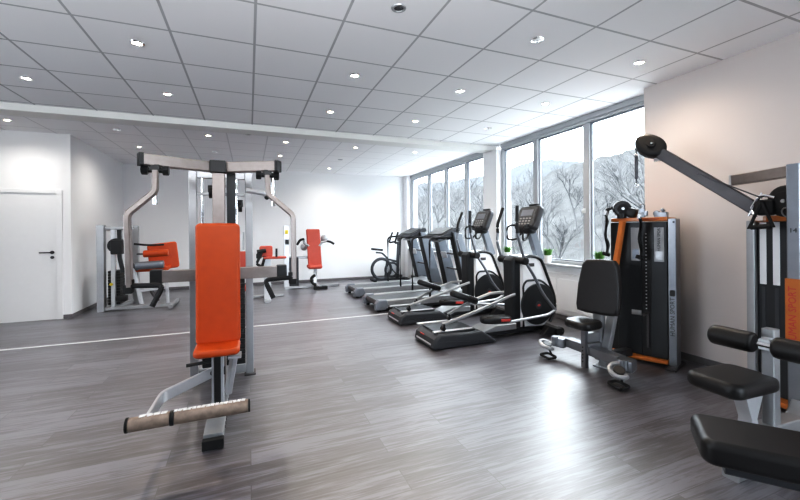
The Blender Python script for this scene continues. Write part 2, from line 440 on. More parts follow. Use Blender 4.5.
# ------------------------------------------------------------------ ceiling spotlights
def spot_proto(state):
    t = thing('ceiling_spotlight', (0, 0, CZ), None, None)
    MB().lathe((0, 0, 0), [(.034, -.001), (.036, -.008), (.052, -.006), (.055, 0)], 28).build('trim_ring', M['chrome'] if state != 'off' else M['silver'], t)
    MB().lathe((0, 0, 0), [(0, -.0035), (.02, -.003), (.0345, -.001)], 24).build('lamp', {'lit': M['bulb'], 'off': M['bulb_off'], 'clear': M['bulb_faint']}[state], t)
    return t
lights = [  # x, y, state, label
 (-2.11, 5.02, 'lit', 'lit ceiling spotlight at far left edge just before the ceiling beam'),
 (-.86, 3.77, 'lit', 'large glowing ceiling spotlight, brightest, high above the orange chest press'),
 (-.86, 5.03, 'lit', 'glowing ceiling spotlight just before the beam above the left crossbar end of the orange machine'),
 (1.01, 2.52, 'off', 'unlit dark ceiling spotlight at the very top edge of the photo'),
 (1.02, 3.77, 'lit', 'lit ceiling spotlight in the middle of the near ceiling, below the unlit dark one'),
 (1.02, 5.03, 'lit', 'lit ceiling spotlight just before the beam in the middle of the ceiling'),
 (2.26, 2.52, 'clear', 'unlit ceiling spotlight with pale lens and chrome ring, top right of centre'),
 (2.26, 3.77, 'lit', 'lit ceiling spotlight between the pale unlit one and the beam, right of centre'),
 (2.26, 5.03, 'lit', 'lit ceiling spotlight just before the beam, near the middle window group'),
 (3.50, 2.52, 'lit', 'warm lit ceiling spotlight above the corner of the right wall'),
 (3.50, 3.77, 'lit', 'small lit ceiling spotlight in the row nearest the near windows'),
 (3.50, 5.00, 'clear', 'unlit small ceiling spotlight by the windows just before the beam'),
 (-3.13, 6.95, 'lit', 'lit ceiling spotlight over the white door'),
 (-1.88, 7.03, 'clear', 'unlit ceiling spotlight beyond the beam beside the white left wall corner'),
 (-.61, 6.95, 'lit', 'lit ceiling spotlight beyond the beam above the left chest press arm'),
 (.62, 7.0, 'lit', 'lit ceiling spotlight beyond the beam right of the chest press crossbar'),
 (1.90, 7.02, 'lit', 'lit ceiling spotlight beyond the beam above the red padded press'),
 (3.14, 7.02, 'lit', 'lit ceiling spotlight beyond the beam nearest the far windows'),
 (-1.88, 8.3, 'lit', 'small lit ceiling spotlight near the far left corner above the leg curl machine'),
 (-.61, 8.3, 'clear', 'small unlit ceiling spotlight far back behind the chest press crossbar'),
 (.62, 8.3, 'lit', 'small lit ceiling spotlight far back just right of the chest press crossbar'),
 (1.90, 8.3, 'off', 'small unlit dark ceiling spotlight in the middle of the far ceiling'),
 (.0, 6.63, 'off', 'tiny dark unlit ceiling spotlight just beyond the beam above the chest press'),
 (1.90, 9.55, 'lit', 'small lit ceiling spotlight closest to the far wall'),
]
protos = {k: spot_proto(k) for k in ('lit', 'off', 'clear')}
used = set()
for i, (x, y, st, lab) in enumerate(lights):
    o = protos[st] if st not in used else copy_tree(protos[st]); used.add(st)
    o.location = (x, y, CZ); tag(o, lab, 'ceiling light', 'recessed ceiling spotlights')
    if st == 'lit':
        ld = bpy.data.lights.new('downlight', 'SPOT'); ld.energy = 20 if y < 6 else 22; ld.color = (1, .84, .68) if y < 6 else (1, .95, .88); ld.spot_size = math.radians(165); ld.spot_blend = 1; ld.shadow_soft_size = .04
        lo = bpy.data.objects.new('downlight', ld); COL.objects.link(lo); lo.location = (x, y, CZ-.03)

# ------------------------------------------------------------------ MACHINE A: orange chest press
def chest_press():
    O = V((-.24, 3.3, 0))
    t = thing('chest_press_machine', O, 'large silver chest press machine with tall orange back pad in the left foreground', 'exercise machine')
    B = lambda: MB(O)
    cx = -.22
    base = B().span((cx-.058, 2.665, .02), (cx+.058, 4.0, .085), .006).build('base_beam', M['silver'], t)
    B().span((cx-.062, 2.625, 0), (cx+.062, 2.672, .062), .006).build('foot_cap', M['rubber'], base)
    hp = B()
    for i in range(9): hp.cyl((cx+.0615, 2.78+.055*i, .062), (cx+.066, 2.78+.055*i, .062), .011, 10)
    hp.build('perforation', M['dark_steel'], base)['kind'] = 'stuff'
    # tower
    for x in (-.475, .0):
        u = B().span((x-.033, 3.90, 0), (x+.033, 3.97, 1.94), .006).build('upright', M['silver'], t)
        B().span((x-.05, 3.86, 0), (x+.05, 4.01, .012), .003).build('floor_plate', M['dark_steel'], u)
    B().span((-.44, 3.905, 1.86), (-.035, 3.965, 1.935), .005).build('tower_crosspiece', M['silver'], t)
    B().span((-.44, 3.905, .02), (-.035, 3.965, .10), .005).build('tower_crosspiece', M['silver'], t)
    B().span((-.44, 3.91, 1.70), (-.035, 3.94, 1.73), .004).build('tower_crosspiece', M['silver'], t)
    for x in (-.40, -.105): B().cyl((x, 3.93, .1), (x, 3.93, 1.87), .013, 12).build('guide_rod', M['chrome'], t)
    for k in range(17): B().span((-.40, 3.83, .13+.047*k), (-.04, 3.895, .172+.047*k), .004).build('weight_plate', M['black'], t)
    mast = B().span((cx-.044, 3.27, .10), (cx+.044, 3.36, 1.845), .006).build('mast', M['steel'], t)
    B().cyl((cx+.01, 3.262, 1.30), (cx+.01, 3.275, 1.30), .014, 12).build('bolt', M['black'], mast)
    # link mast - tower
    B().span((cx-.03, 3.36, 1.78), (cx+.03, 3.91, 1.84), .005).build('top_link', M['silver'], t)
    B().bar([(-.13, 3.40, 1.55), (-.13, 3.9, 1.55)], .05, .05).span((-.165, 3.37, 1.35), (-.10, 3.43, 1.84), .004).build('pulley_rail', M['charcoal'], t)
    for (x, z, r) in ((-.30, 1.70, .05), (-.07, 1.58, .045), (-.13, 1.72, .05)):
        B().cyl((x-.015, 3.62, z), (x+.015, 3.62, z), r, 20, .004).box((x, 3.62, z+.03), (.045, .05, .06), bev=.004).build('pulley', M['black'], t)
    p = B().cyl((-.02, 3.55, 1.72), (.12, 3.55, 1.70), .022, 14).cyl((.12, 3.55, 1.70), (.15, 3.55, 1.695), .03, 14, .004).build('range_adjuster', M['silver_pale'], t)
    B().ball((.15, 3.55, 1.665), (.045, .045, .045)).build('knob', M['black'], p)
    B().cyl((-.13, 3.6, 1.75), (-.13, 3.88, 1.9), .004, 8).cyl((-.24, 3.93, .8), (-.24, 3.93, 1.88), .005, 8).build('cable', M['black'], t)
    # V shaped crossbar
    bk = B().span((cx-.058, 3.235, 1.822), (cx+.058, 3.33, 1.915), .006).build('bracket', M['black'], t)
    for sg in (-1, 1):
        a = V((cx+sg*.04, 3.30, 1.868)); e = V((-.24+sg*.445, 3.10, 1.868))
        ta = B().bar([a, e], .07, .08).build('top_arm', M['steel'], t)
        dirv = (e-a).normalized()
        B().bar([e-dirv*.002, e+dirv*.022], .076, .088).build('end_cap', M['black'], ta)
        # hinge under the arm end
        hx = -.237+sg*.375; hy = 3.13
        hg = B().cyl((hx-.05, hy, 1.80), (hx+.05, hy, 1.80), .018, 14)
        for q in (-1, 1): hg.cyl((hx+q*.045, hy, 1.80), (hx+q*.085, hy, 1.80), .034, 8, .006)
        hg.box((hx, hy, 1.815), (.06, .07, .045), bev=.004)
        hg.build('hinge', M['black'], ta)
        # lever arm: drops, bends outward, drops to the handle
        pts = [(-.237+sg*.37, 3.11, 1.79), (-.232+sg*.372, 3.08, 1.645), (cx+sg*.54, 3.04, 1.485), (cx+.008+sg*.532, 3.02, .995)]
        la = B().bar(rnd(pts, .03, 3), .036, .062, up=(0, 1, 0)).build('lever_arm', M['steel'], t)
        B().cyl((cx+sg*.40, 3.15, 1.79), (cx+sg*.40, 3.15, 1.56), .016, 14).build('damper', M['chrome'], la)
        jt = B().box((cx+sg*.53, 3.02, .985), (.055, .06, .06), bev=.008).cyl((cx+sg*.525, 3.02, 1.02), (cx+sg*.525, 3.02, 1.045), .028, 14).build('joint', M['rubber'], la)
        B().tube(rnd([(cx+sg*.52, 3.015, 1.005), (cx+sg*.325, 2.99, 1.00), (cx+sg*.385, 2.96, .865)], .04, 6), .017, 12).build('handle', M['rubber'], la)
    # cross beam with bumpers
    cb = B().span((-.725, 3.79, .925), (.275, 3.86, 1.03), .006).build('cross_beam', M['steel'], t)
    for x in (-.745, .29): B().span((x-.045, 3.78, .915), (x+.045, 3.87, 1.04), .008).build('bumper', M['black'], cb)
    # pads
    bp = B().prism(rrect(.300, .89, .035), (cx+.005, 3.13, .98), (1, 0, 0), (0, .035, 1), .075, .022).build('back_pad', M['orange'], t)
    B().span((cx-.05, 3.165, .65), (cx+.05, 3.27, .75), .004).span((cx-.05, 3.18, 1.15), (cx+.05, 3.27, 1.25), .004).build('pad_bracket', M['silver'], bp)
    B().prism(rrect(.298, .27, .05, taper=.0), (cx+.004, 3.03, .522), (1, 0, 0), (0, 1, .03), .055, .022).build('seat_pad', M['orange'], t)
    sp = B().span((cx-.04, 3.05, .09), (cx+.04, 3.13, .47), .005).span((cx-.13, 3.0, .465), (cx+.12, 3.12, .492), .003).build('seat_post', M['silver_pale'], t)
    B().span((cx-.022, 3.025, .10), (cx+.022, 3.052, .455), .004).build('height_rail', M['black'], sp)
    B().tube([(cx-.04, 3.07, .42), (cx-.20, 3.05, .415)], .012, 10).build('adjust_lever', M['black'], sp)
    B().span((cx+.07, 3.02, .43), (cx+.16, 3.14, .45), .003).bar([(cx+.11, 3.1, .44), (cx+.06, 3.22, .12)], .04, .06).build('seat_brace', M['silver_pale'], t)
    # foot lever
    fl = B().bar(rnd([(cx-.03, 3.09, .335), (-.535, 2.86, .29), (-.545, 2.50, .29)], .04, 4), .022, .075, up=(0, 0, 1)).build('foot_lever', M['silver_pale'], t)
    B().cyl((cx-.05, 3.09, .335), (cx+.05, 3.09, .335), .03, 16).build('pivot', M['dark_steel'], fl)
    ro = B().cyl((-.625, 2.49, .30), (-.425, 2.49, .30), .038, 24, .006).cyl((-.405, 2.49, .30), (-.012, 2.49, .30), .038, 24, .006).build('foot_roller', M['bronze'], fl)
    B().cyl((-.424, 2.49, .30), (-.406, 2.49, .30), .041, 24).cyl((-.637, 2.49, .30), (-.626, 2.49, .30), .04, 24).cyl((-.012, 2.49, .30), (-.003, 2.49, .30), .037, 24).build('roller_ring', M['black'], ro)
    wr = B()
    for i in range(16):
        x = -.40+.024*i
        if x < -.02: wr.box((x, 2.495, .3375), (.02, .03, .004), Matrix.Rotation(random.uniform(-.3, .3), 3, 'Z'), .001)
    for i in range(4): wr.box((-.56+.035*i, 2.495, .3375), (.03, .03, .004), Matrix.Rotation(random.uniform(-.3, .3), 3, 'Z'), .001)
    wr.build('wrap_highlights', M['wrap'], ro)['kind'] = 'stuff'  # white highlights of the plastic wrap put in as pale pieces
    return t
chest_press()

# ------------------------------------------------------------------ MACHINE B: leg curl at the left wall
def leg_curl():
    Y = 8.0
    O = P(101, 312, Z=0); O = V((O.x, Y, 0))
    Q = lambda u, v, y=Y: P(u, v, Y=y)
    t = thing('leg_curl_machine', O, 'silver leg curl machine with orange cushions and rollers standing by the white left wall', 'exercise machine')
    B = lambda: MB(O)
    x0, x1 = Q(97.5, 260).x, Q(105, 260).x; zt = Q(100, 225).z
    up = B().span((x0, Y-.06, 0), (x1, Y+.07, zt), .008).build('front_post', M['silver'], t)
    x2, x3 = Q(133, 260, 8.75).x, Q(139, 260, 8.75).x
    B().span((x2, 8.70, 0), (x3, 8.80, zt), .008).build('rear_post', M['silver'], t)
    B().bar([(x1-.03, Y+.05, zt-.07), (x2, 8.74, zt-.05)], .05, .06).bar([(x1, Y+.02, zt-.05), (Q(133, 226).x, Y+.02, zt-.05)], .04, .05).build('top_bridge', M['silver'], t)
    x5 = Q(113, 260).x
    B().span((x5-.03, Y-.01, .05), (x5+.03, Y+.05, zt-.08), .004).build('inner_post', M['silver_pale'], t)
    for k in range(12): B().span((x1+.02, Y+.06, .10+.05*k), (x1+.20, Y+.36, .145+.05*k), .004).build('weight_plate', M['black'], t)
    B().cyl((x1+.10, Y+.2, .08), (x1+.10, Y+.2, zt-.05), .012, 10).build('guide_rod', M['chrome'], t)
    a = Q(112, 240); b = Q(124, 254)
    cm = B().cyl((a.x+.06, Y-.02, a.z-.10), (a.x+.06, Y+.10, a.z-.10), .13, 22, .01).box(((a.x+b.x)/2, Y-.03, (a.z+b.z)/2), (b.x-a.x, .16, a.z-b.z), bev=.02).build('cam_housing', M['black'], t)
    B().bar(rnd([(b.x-.05, Y-.06, a.z+.18), (b.x-.05, Y-.06, b.z-.05), (b.x, Y-.06, b.z-.32)], .05), .05, .06).build('start_lever', M['charcoal'], t)
    B().ball(Q(111, 284.5, Y-.05), (.055, .05, .05)).build('adjust_knob', M['yellow'], t)
    # base frame
    e = Q(175, 304)
    B().bar([(x1-.02, Y, .05), (e.x, Y, .05)], .07, .06).bar([(e.x-.03, Y-.25, .05), (e.x-.03, Y+.5, .05)], .06, .06).bar([(x1, Y+.02, .05), (x2, 8.72, .05)], .06, .06).build('base_frame', M['silver'], t)
    B().bar([Q(133, 268), Q(142, 304)], .06, .07, up=(0, 1, 0)).bar([Q(166, 272, 8.15), Q(168, 303, 8.15)], .05, .06, up=(0, 1, 0)).bar([Q(140, 291), Q(167, 287)], .05, .06, up=(0, 1, 0)).build('seat_frame', M['silver_pale'], t)
    # upholstery
    c = Q(162, 256, 8.2)
    B().prism(rrect(.48, .50, .05), Q(163.5, 256, 8.3), (1, .25, .12), (-.1, 0, 1), .10, .03).build('back_cushion', M['orange'], t)
    B().prism(rrect(.52, .42, .05), Q(154, 267.5, 8.2), (1, .1, 0), (0, 1, .06), .09, .03).build('seat_cushion', M['orange'], t)
    a, b = Q(143.5, 254, 7.9), Q(168.5, 252.5, 7.9)
    B().cyl(a, b, .062, 20, .015).build('thigh_roller', M['orange'], t)
    B().cyl(a-V((.10, 0, 0)), a+V((.02, 0, 0)), .015, 10).build('roller_axle', M['dark_steel'], t)
    a, b = Q(135.5, 266, 7.85), Q(164, 264, 7.85)
    B().cyl(a, b, .068, 20, .015).build('calf_roller', M['tm_grey'], t)
    B().bar([Q(128, 260, 7.95), Q(138, 270, 7.95)], .05, .05).build('roller_arm', M['dark_steel'], t)
    B().tube(rnd([Q(134, 244, 7.9), Q(150, 245.3, 7.9), Q(164, 244.5, 7.9)], .1), .018, 10).build('grab_bar', M['rubber'], t)
    B().tube([Q(150, 289, 8), Q(158, 301, 8.0)], .03, 10).build('foot_stop', M['dark_steel'], t)
    # black foot of arm
    B().box(Q(122, 297, 7.9)+V((0, 0, -.02)), (.16, .12, .10), bev=.02).build('counterweight', M['black'], t)
leg_curl()

# ------------------------------------------------------------------ MACHINE C: red padded shoulder press by the far wall
def shoulder_press():
    Y = 9.2; Q = lambda u, v, y=Y: P(u, v, Y=y)
    O = Q(319, 289); O.z = 0
    t = thing('shoulder_press_machine', O, 'silver shoulder press with upright red back pad facing the room by the far wall', 'exercise machine')
    B = lambda: MB(O)
    x0, x1 = Q(284.3, 260).x, Q(289.5, 260).x; zt = Q(287, 225.5).z
    tw = B().span((x0, Y+.08, 0), (x1, Y+.20, zt), .008).build('weight_tower', M['silver_pale'], t)
    B().box(Q(286.5, 232, Y+.075), (.07, .01, .10), bev=.002).build('label_plate', M['yellow'], tw)
    B().box(Q(287, 242, Y+.06), (.08, .05, .12), bev=.01).build('pin_block', M['charcoal'], tw)
    B().span((x1, Y+.10, .04), (x1+.22, Y+.5, .75), .01).build('weight_stack', M['graphite'], t)
    B().bar([Q(288, 257.5, Y+.14), Q(311, 257.5, Y+.14)], .05, .06).build('link_beam', M['silver'], t)
    B().bar([(x0, Y+.12, .04), (Q(340, 288).x, Y+.12, .04)], .08, .06).bar([(O.x, Y-.25, .04), (O.x, Y+.4, .04)], .08, .06).build('base_frame', M['silver'], t)
    B().box((O.x, Y-.22, .035), (.32, .10, .07), bev=.012).build('foot_pad', M['rubber'], t)
    # pad + seat
    B().prism(rrect(.32, .93, .03), Q(314, 248.5, Y), (1, 0, 0), (-.045, .05, 1), .09, .025).build('back_pad', M['red'], t)
    B().prism(rrect(.33, .32, .05), Q(314.5, 266.5, Y-.12), (1, 0, 0), (0, 1, .05), .08, .03).build('seat_pad', M['red'], t)
    sp = B().bar([Q(315, 268, Y-.05), Q(315, 287, Y-.05)], .08, .10, up=(0, 1, 0)).build('seat_post', M['chrome'], t)
    B().tube(rnd([Q(315, 275, Y-.12), Q(311, 278, Y-.12), Q(312, 283, Y-.12), Q(316, 285, Y-.12)], .06), .035, 10).build('adjust_spring', M['black'], sp)
    for pts, hub in (([(309, 246), (304, 243), (304, 239), (300, 240), (297, 245)], (304, 247)), ([(319, 246), (322, 242), (327, 241), (331, 242), (334, 244)], (324, 238.5))):
        a = B().tube(rnd([Q(u, v, Y-.02) for u, v in pts[:3]], .06), .03, 10).build('press_arm', M['silver'], t)
        B().tube(rnd([Q(u, v, Y-.06) for u, v in pts[2:]], .06), .028, 10).build('handle', M['rubber'], a)
        B().ball(Q(*hub, Y+.14), (.17, .10, .18)).build('pivot_cover', M['silver'], a)
    B().bar([Q(304, 247, Y+.16), Q(313, 247, Y+.16)], .06, .10).bar([Q(313, 247, Y+.16), Q(324, 240, Y+.16)], .06, .08).build('yoke', M['silver'], t)
shoulder_press()

# ------------------------------------------------------------------ MACHINE D: knee raise station
def knee_raise():
    Y = 7.8; Q = lambda u, v, y=Y: P(u, v, Y=y)
    O = Q(267.5, 302); O.z = 0
    t = thing('knee_raise_station', O, 'grey knee raise station with small red arm pads, behind the chest press', 'exercise machine')
    B = lambda: MB(O)
    x0, x1 = Q(264, 270).x, Q(271, 270).x
    B().span((x0, Y, 0), (x1, Y+.10, Q(268, 250).z), .008).build('column', M['silver_pale'], t)
    B().bar([(O.x, Y-.15, .03), (O.x, Y+.6, .03)], .10, .05).bar([(O.x-.35, Y+.55, .03), (O.x+.35, Y+.55, .03)], .08, .05).build('base_frame', M['silver'], t)
    B().prism(rrect(.24, .22, .04), Q(266, 251.5, Y-.04), (1, 0, 0), (0, .1, 1), .08, .025).build('back_pad', M['red'], t)
    B().box(Q(275, 257.6, Y-.15), (.42, .12, .045), bev=.018).build('arm_pad', M['red'], t)
    B().tube([Q(276.5, 257, Y-.2), Q(276.5, 248.5, Y-.2)], .02, 10).build('hand_grip', M['black'], t)
    B().tube(rnd([Q(257, 252, Y-.1), Q(266, 250.5, Y-.1)], .04), .04, 10).tube(rnd([Q(262, 252, Y-.12), Q(256.5, 264, Y-.12), Q(262, 267, Y-.12), Q(265, 256, Y-.12)], .04), .026, 10, ).build('leg_strap', M['black'], t)
    B().box(Q(259, 256, Y-.1), (.10, .08, .10), bev=.02).build('clamp', M['black'], t)
knee_raise()
def rowing_back():
    Y = 8.4; Q = lambda u, v, y=Y: P(u, v, Y=y)
    O = Q(240, 299); O.z = 0
    t = thing('pull_machine', O, 'exercise machine mostly hidden behind the orange back pad, only narrow red pad edges showing', 'exercise machine')
    B = lambda: MB(O)
    B().prism(rrect(.20, .52, .04), Q(241.5, 264, Y), (1, 0, 0), (0, 0, 1), .08, .025).build('chest_pad', M['red'], t)
    B().prism(rrect(.26, .30, .05), Q(240.5, 288, Y-.2), (1, 0, 0), (0, 1, .05), .09, .03).build('seat_pad', M['red'], t)
    B().bar([Q(238.5, 299, Y), Q(238.5, 262, Y)], .07, .09, up=(0, 1, 0)).span((O.x-.3, Y-.1, 0), (O.x+.05, Y+.02, .06), .006).bar([(O.x-.1, Y-.25, .35), (O.x-.05, Y-.0, .35)], .05, .06).build('frame', M['silver'], t)
    B().span((O.x-.09, Y-.23, .06), (O.x-.0, Y-.15, Q(240.5, 288, Y-.2).z-.03), .005).build('seat_post', M['black'], t)
    B().tube([Q(243.5, 250, Y), Q(243.5, 232, Y)], .02, 8).build('guide_bar', M['silver'], t)
rowing_back()

# ------------------------------------------------------------------ treadmills (face the windows, +x)
def treadmill():
    t = thing('treadmill', (0, 0, 0), None, None)
    W = .40
    # running deck
    dk = MB().span((.04, -W+.05, .07), (1.50, W-.05, .165), .01).build('deck', M['charcoal'], t)
    MB().span((.02, -W+.12, .168), (1.52, W-.12, .176), .003).build('running_belt', M['belt'], dk)
    for s in (-1, 1):
        MB().prism([(.0, .06), (1.66, .05), (1.72, .10), (1.70, .205), (.10, .19), (.0, .15)], (0, s*(W-.055), 0), (1, 0, 0), (0, 0, 1), .11, .015).build('side_rail', M['silver'], t)
        MB().prism([(-.03, .03), (.14, .03), (.20, .10), (.16, .20), (.03, .20), (-.03, .14)], (0, s*(W-.05), 0), (1, 0, 0), (0, 0, 1), .13, .02).build('rear_cap', M['tm_grey'], t)
        MB().prism([(.16, .035), (1.55, .035), (1.60, .085), (.20, .085)], (0, s*(W-.045), 0), (1, 0, 0), (0, 0, 1), .10, .01).build('side_skirt', M['black'], t)
        MB().cyl((.05, s*(W-.08), 0), (.05, s*(W-.08), .04), .03, 14).build('foot', M['rubber'], t)
    MB().cyl((.045, -W+.11, .125), (.045, W-.11, .125), .045, 18).build('rear_roller', M['dark_steel'], t)
    # motor hood
    MB().prism([(1.40, .17), (1.52, .235), (1.78, .30), (2.0, .24), (2.03, .10), (2.0, .05), (1.42, .05)], (0, 0, 0), (1, 0, 0), (0, 0, -1), 0.001) if False else None
    hd = MB().prism([(1.44, .06), (2.02, .06), (2.05, .13), (1.96, .25), (1.78, .30), (1.58, .25), (1.46, .185)], (0, 0, 0), (1, 0, 0), (0, 0, 1), 2*W-.04, .025).build('motor_hood', M['silver'], t)
    MB().prism([(1.50, .045), (2.04, .045), (2.04, .08), (1.50, .08)], (0, 0, 0), (1, 0, 0), (0, 0, 1), 2*W, .01).build('hood_base', M['black'], t)
    for s in (-1, 1):
        # leaning mast, narrow wedge profile
        y = s*(W-.06)
        m = MB().prism([(1.70, .22), (1.97, .22), (1.64, 1.30), (1.44, 1.34)], (0, y, 0), (1, 0, 0), (0, 0, 1), .13, .025).build('mast', M['tm_grey'], t)
        MB().prism([(1.685, .22), (1.715, .22), (1.455, 1.32), (1.425, 1.32)], (0, y, 0), (1, 0, 0), (0, 0, 1), .142, .006).build('mast_edge', M['black'], m)
        # hand rail: up from the side rail, forward to the console
        MB().tube(rnd([(.98, s*(W-.015), .18), (.98, s*(W-.015), 1.22), (1.50, s*(W-.04), 1.25)], .09, 6), .02, 12).build('hand_rail', M['black'], t)
    # console
    cs = MB().prism([(1.20, 1.205), (1.26, 1.20), (1.62, 1.35), (1.60, 1.42), (1.55, 1.425), (1.21, 1.255)], (0, 0, 0), (1, 0, 0), (0, 0, 1), 2*W-.06, .02).build('console', M['graphite'], t)
    MB().prism(rrect(.60, .28, .03), (1.385, 0, 1.352), (0, -1, 0), (.9, 0, .43), .012, .004).build('display', M['screen'], cs)
    MB().span((1.42, -W+.08, 1.19), (1.52, W-.08, 1.26), .02).build('console_support', M['graphite'], t)
    MB().cyl((1.30, -.2, 1.16), (1.30, .2, 1.16), .016, 12).cyl((1.30, -.2, 1.16), (1.45, -.2, 1.22), .014, 10).cyl((1.30, .2, 1.16), (1.45, .2, 1.22), .014, 10).build('grip_bar', M['silver'], t)
    MB().prism(rrect(.2, .12, .02), (1.475, 0, .9), (0, -1, 0), (-.29, 0, 1), .03, .008).build('cross_panel', M['silver_pale'], t)
    MB().bar([(1.60, -W+.08, .92), (1.60, W-.08, .92)], .05, .03).bar([(1.70, -W+.08, .62), (1.70, W-.08, .62)], .04, .03).build('cross_bar', M['dark_steel'], t)
    return t
tm = treadmill(); tm.location = (1.98, 6.40, 0)
tag(tm, 'grey and black treadmill facing the windows, next to the far elliptical trainer', 'treadmill', 'treadmills facing the windows')
tm2 = copy_tree(tm); tm2.location = (2.0, 7.85, 0)
tag(tm2, 'grey and black treadmill farther back, in front of the exercise bike', 'treadmill', 'treadmills facing the windows')

# ------------------------------------------------------------------ elliptical trainers (face the windows, +x)
def elliptical():
    t = thing('elliptical_trainer', (0, 0, 0), None, None)
    # x measured from the rear end
    box = MB()
    out = [(0, .03), (.03, .0), (.82, .0), (.87, .03), (.66, .155), (.10, .175), (.02, .12)]
    rb = MB().prism(out, (0, 0, 0), (1, 0, 0), (0, 0, 1), .54, .035, 4).build('rear_housing', M['graphite'], t)
    MB().box((.34, 0, .172), (.50, .42, .02), bev=.008).build('top_cover', M['charcoal'], rb)
    MB().box((.012, 0, .055), (.02, .40, .022), Matrix.Rotation(-.1, 3, 'Y'), .005).build('chrome_strip', M['silver_pale'], rb)
    MB().box((.018, .06, .12), (.012, .10, .014), Matrix.Rotation(.25, 3, 'Y'), .003).build('badge', M['red_ink'], rb)
    MB().span((.60, -.10, .03), (1.85, .10, .09), .01).span((.55, -.14, .05), (1.0, .14, .10), .01).build('base_beam', M['charcoal'], t)
    MB().prism([(.70, .09), (1.25, .09), (1.25, .17), (.95, .17)], (0, 0, 0), (1, 0, 0), (0, 0, 1), .30, .015).build('rear_step', M['silver'], t)
    # front stabiliser with wheels
    fs = MB().bar([(1.75, -.36, .06), (1.75, .36, .06)], .10, .08).prism([(1.5, .03), (1.81, .03), (1.81, .07), (1.6, .14)], (0, -.3, 0), (1, 0, 0), (0, 0, 1), .08, .012).prism([(1.5, .03), (1.81, .03), (1.81, .07), (1.6, .14)], (0, .3, 0), (1, 0, 0), (0, 0, 1), .08, .012).build('front_stabiliser', M['black'], t)
    for s in (-1, 1):
        MB().cyl((1.81, s*.27, .05), (1.81, s*.33, .05), .05, 20, .008).build('wheel', M['rubber'], fs)
        MB().cyl((1.81, s*.328, .05), (1.81, s*.335, .05), .02, 14).build('hub', M['silver'], fs)
    # flywheel shroud: white body, black disc, black trim
    def arc(cx, cz, r, a0, a1, n=10): return [(cx+r*math.cos(math.radians(a0+(a1-a0)*i/n)), cz+r*math.sin(math.radians(a0+(a1-a0)*i/n))) for i in range(n+1)]
    body = [(1.34, .10), (1.72, .08)] + arc(1.62, .40, .29, -50, 30, 8) + [(1.70, .90), (1.62, 1.0), (1.50, 1.03), (1.36, 1.02), (1.34, .98)]
    sh = MB().prism(body, (0, 0, 0), (1, 0, 0), (0, 0, 1), .26, .035, 4).build('drive_shroud', M['white_plastic'], t)
    for s in (-1, 1):
        y = s*.132
        MB().cyl((1.60, y-s*.01, .385), (1.60, y+s*.018, .385), .27, 40, .012).build('flywheel_cover', M['charcoal'], sh)
        MB().cyl((1.60, y+s*.015, .37), (1.60, y+s*.026, .37), .05, 24, .004).build('badge', M['graphite'], sh)
        MB().ball((1.60, y+s*.027, .37), (.05, .006, .03)).build('logo', M['red_ink'], sh)
        trim = [(1.33, .14), (1.33, .66), (1.40, .705)] + [(1.40+.32*math.sin(a)*1.0, .37+.33*math.cos(a)) for a in (.35, .6, .85)] + [(1.90, .40)]
        MB().tube(rnd([(1.37, y, .10), (1.37, y, .64), (1.42, y, .70), (1.66, y, .70), (1.84, y, .55), (1.90, y, .34)], .08, 5), .014, 8).build('trim_line', M['black'], sh)
        MB().tube(rnd([(1.37, y, 1.0), (1.52, y, 1.02), (1.66, y, .98), (1.74, y, .80), (1.88, y, .48), (1.90, y, .30), (1.80, y, .13)], .08, 5), .02, 8).build('edge_trim', M['black'], sh)
        MB().box((1.50, y, .90), (.10, .012, .045), bev=.005).build('name_plate', M['dark_steel'], sh)
    # black front column ahead of the pedals
    cl = MB().prism([(1.24, .08), (1.38, .08), (1.37, .98), (1.34, 1.02), (1.27, 1.01), (1.22, .96)], (0, 0, 0), (1, 0, 0), (0, 0, 1), .21, .04, 5).build('drive_column', M['charcoal'], t)
    MB().cyl((1.31, -.26, .965), (1.31, .26, .965), .045, 18, .01).build('pivot_axle', M['black'], cl)
    # console mast and console
    MB().bar([(1.76, 0, .95), (1.60, 0, 1.38)], .11, .08, up=(0, 1, 0)).build('console_mast', M['tm_grey'], t)
    cs = MB().prism(rrect(.40, .34, .05), (1.585, 0, 1.51), (0, -1, 0), (.42, 0, 1), .09, .025, 3).build('console', M['graphite'], t)
    MB().prism(rrect(.33, .27, .03), (1.54, 0, 1.53), (0, -1, 0), (.42, 0, 1), .012, .003).build('display', M['screen'], cs)
    kp = MB(); Rk = Matrix.Rotation(math.atan(.42), 3, 'Y')
    for i in range(4):
        for j in range(3): kp.box((1.531+.0 + .42*(.035*j-.09), -.09+.06*i, 1.53+(.035*j-.09)), (.008, .035, .02), Rk, .002)
    kp.build('keypad', M['placard'], cs)['kind'] = 'stuff'
    MB().box((1.531+.42*.055, 0, 1.53+.055), (.008, .22, .09), Rk, .002).build('readout', M['tm_grey'], cs)
    MB().box((1.67, 0, 1.69), (.05, .16, .04), bev=.012).build('console_cap', M['black'], cs)
    MB().box((1.555, 0, 1.36), (.13, .22, .11), bev=.03).build('console_base', M['black'], cs)
    # fixed grips looping out from the console
    for s in (-1, 1):
        MB().tube(rnd([(1.52, s*.08, 1.40), (1.44, s*.15, 1.43), (1.35, s*.16, 1.40), (1.35, s*.155, 1.22), (1.46, s*.10, 1.23), (1.53, s*.07, 1.33)], .05, 5), .014, 10).build('fixed_grip', M['black'], t)
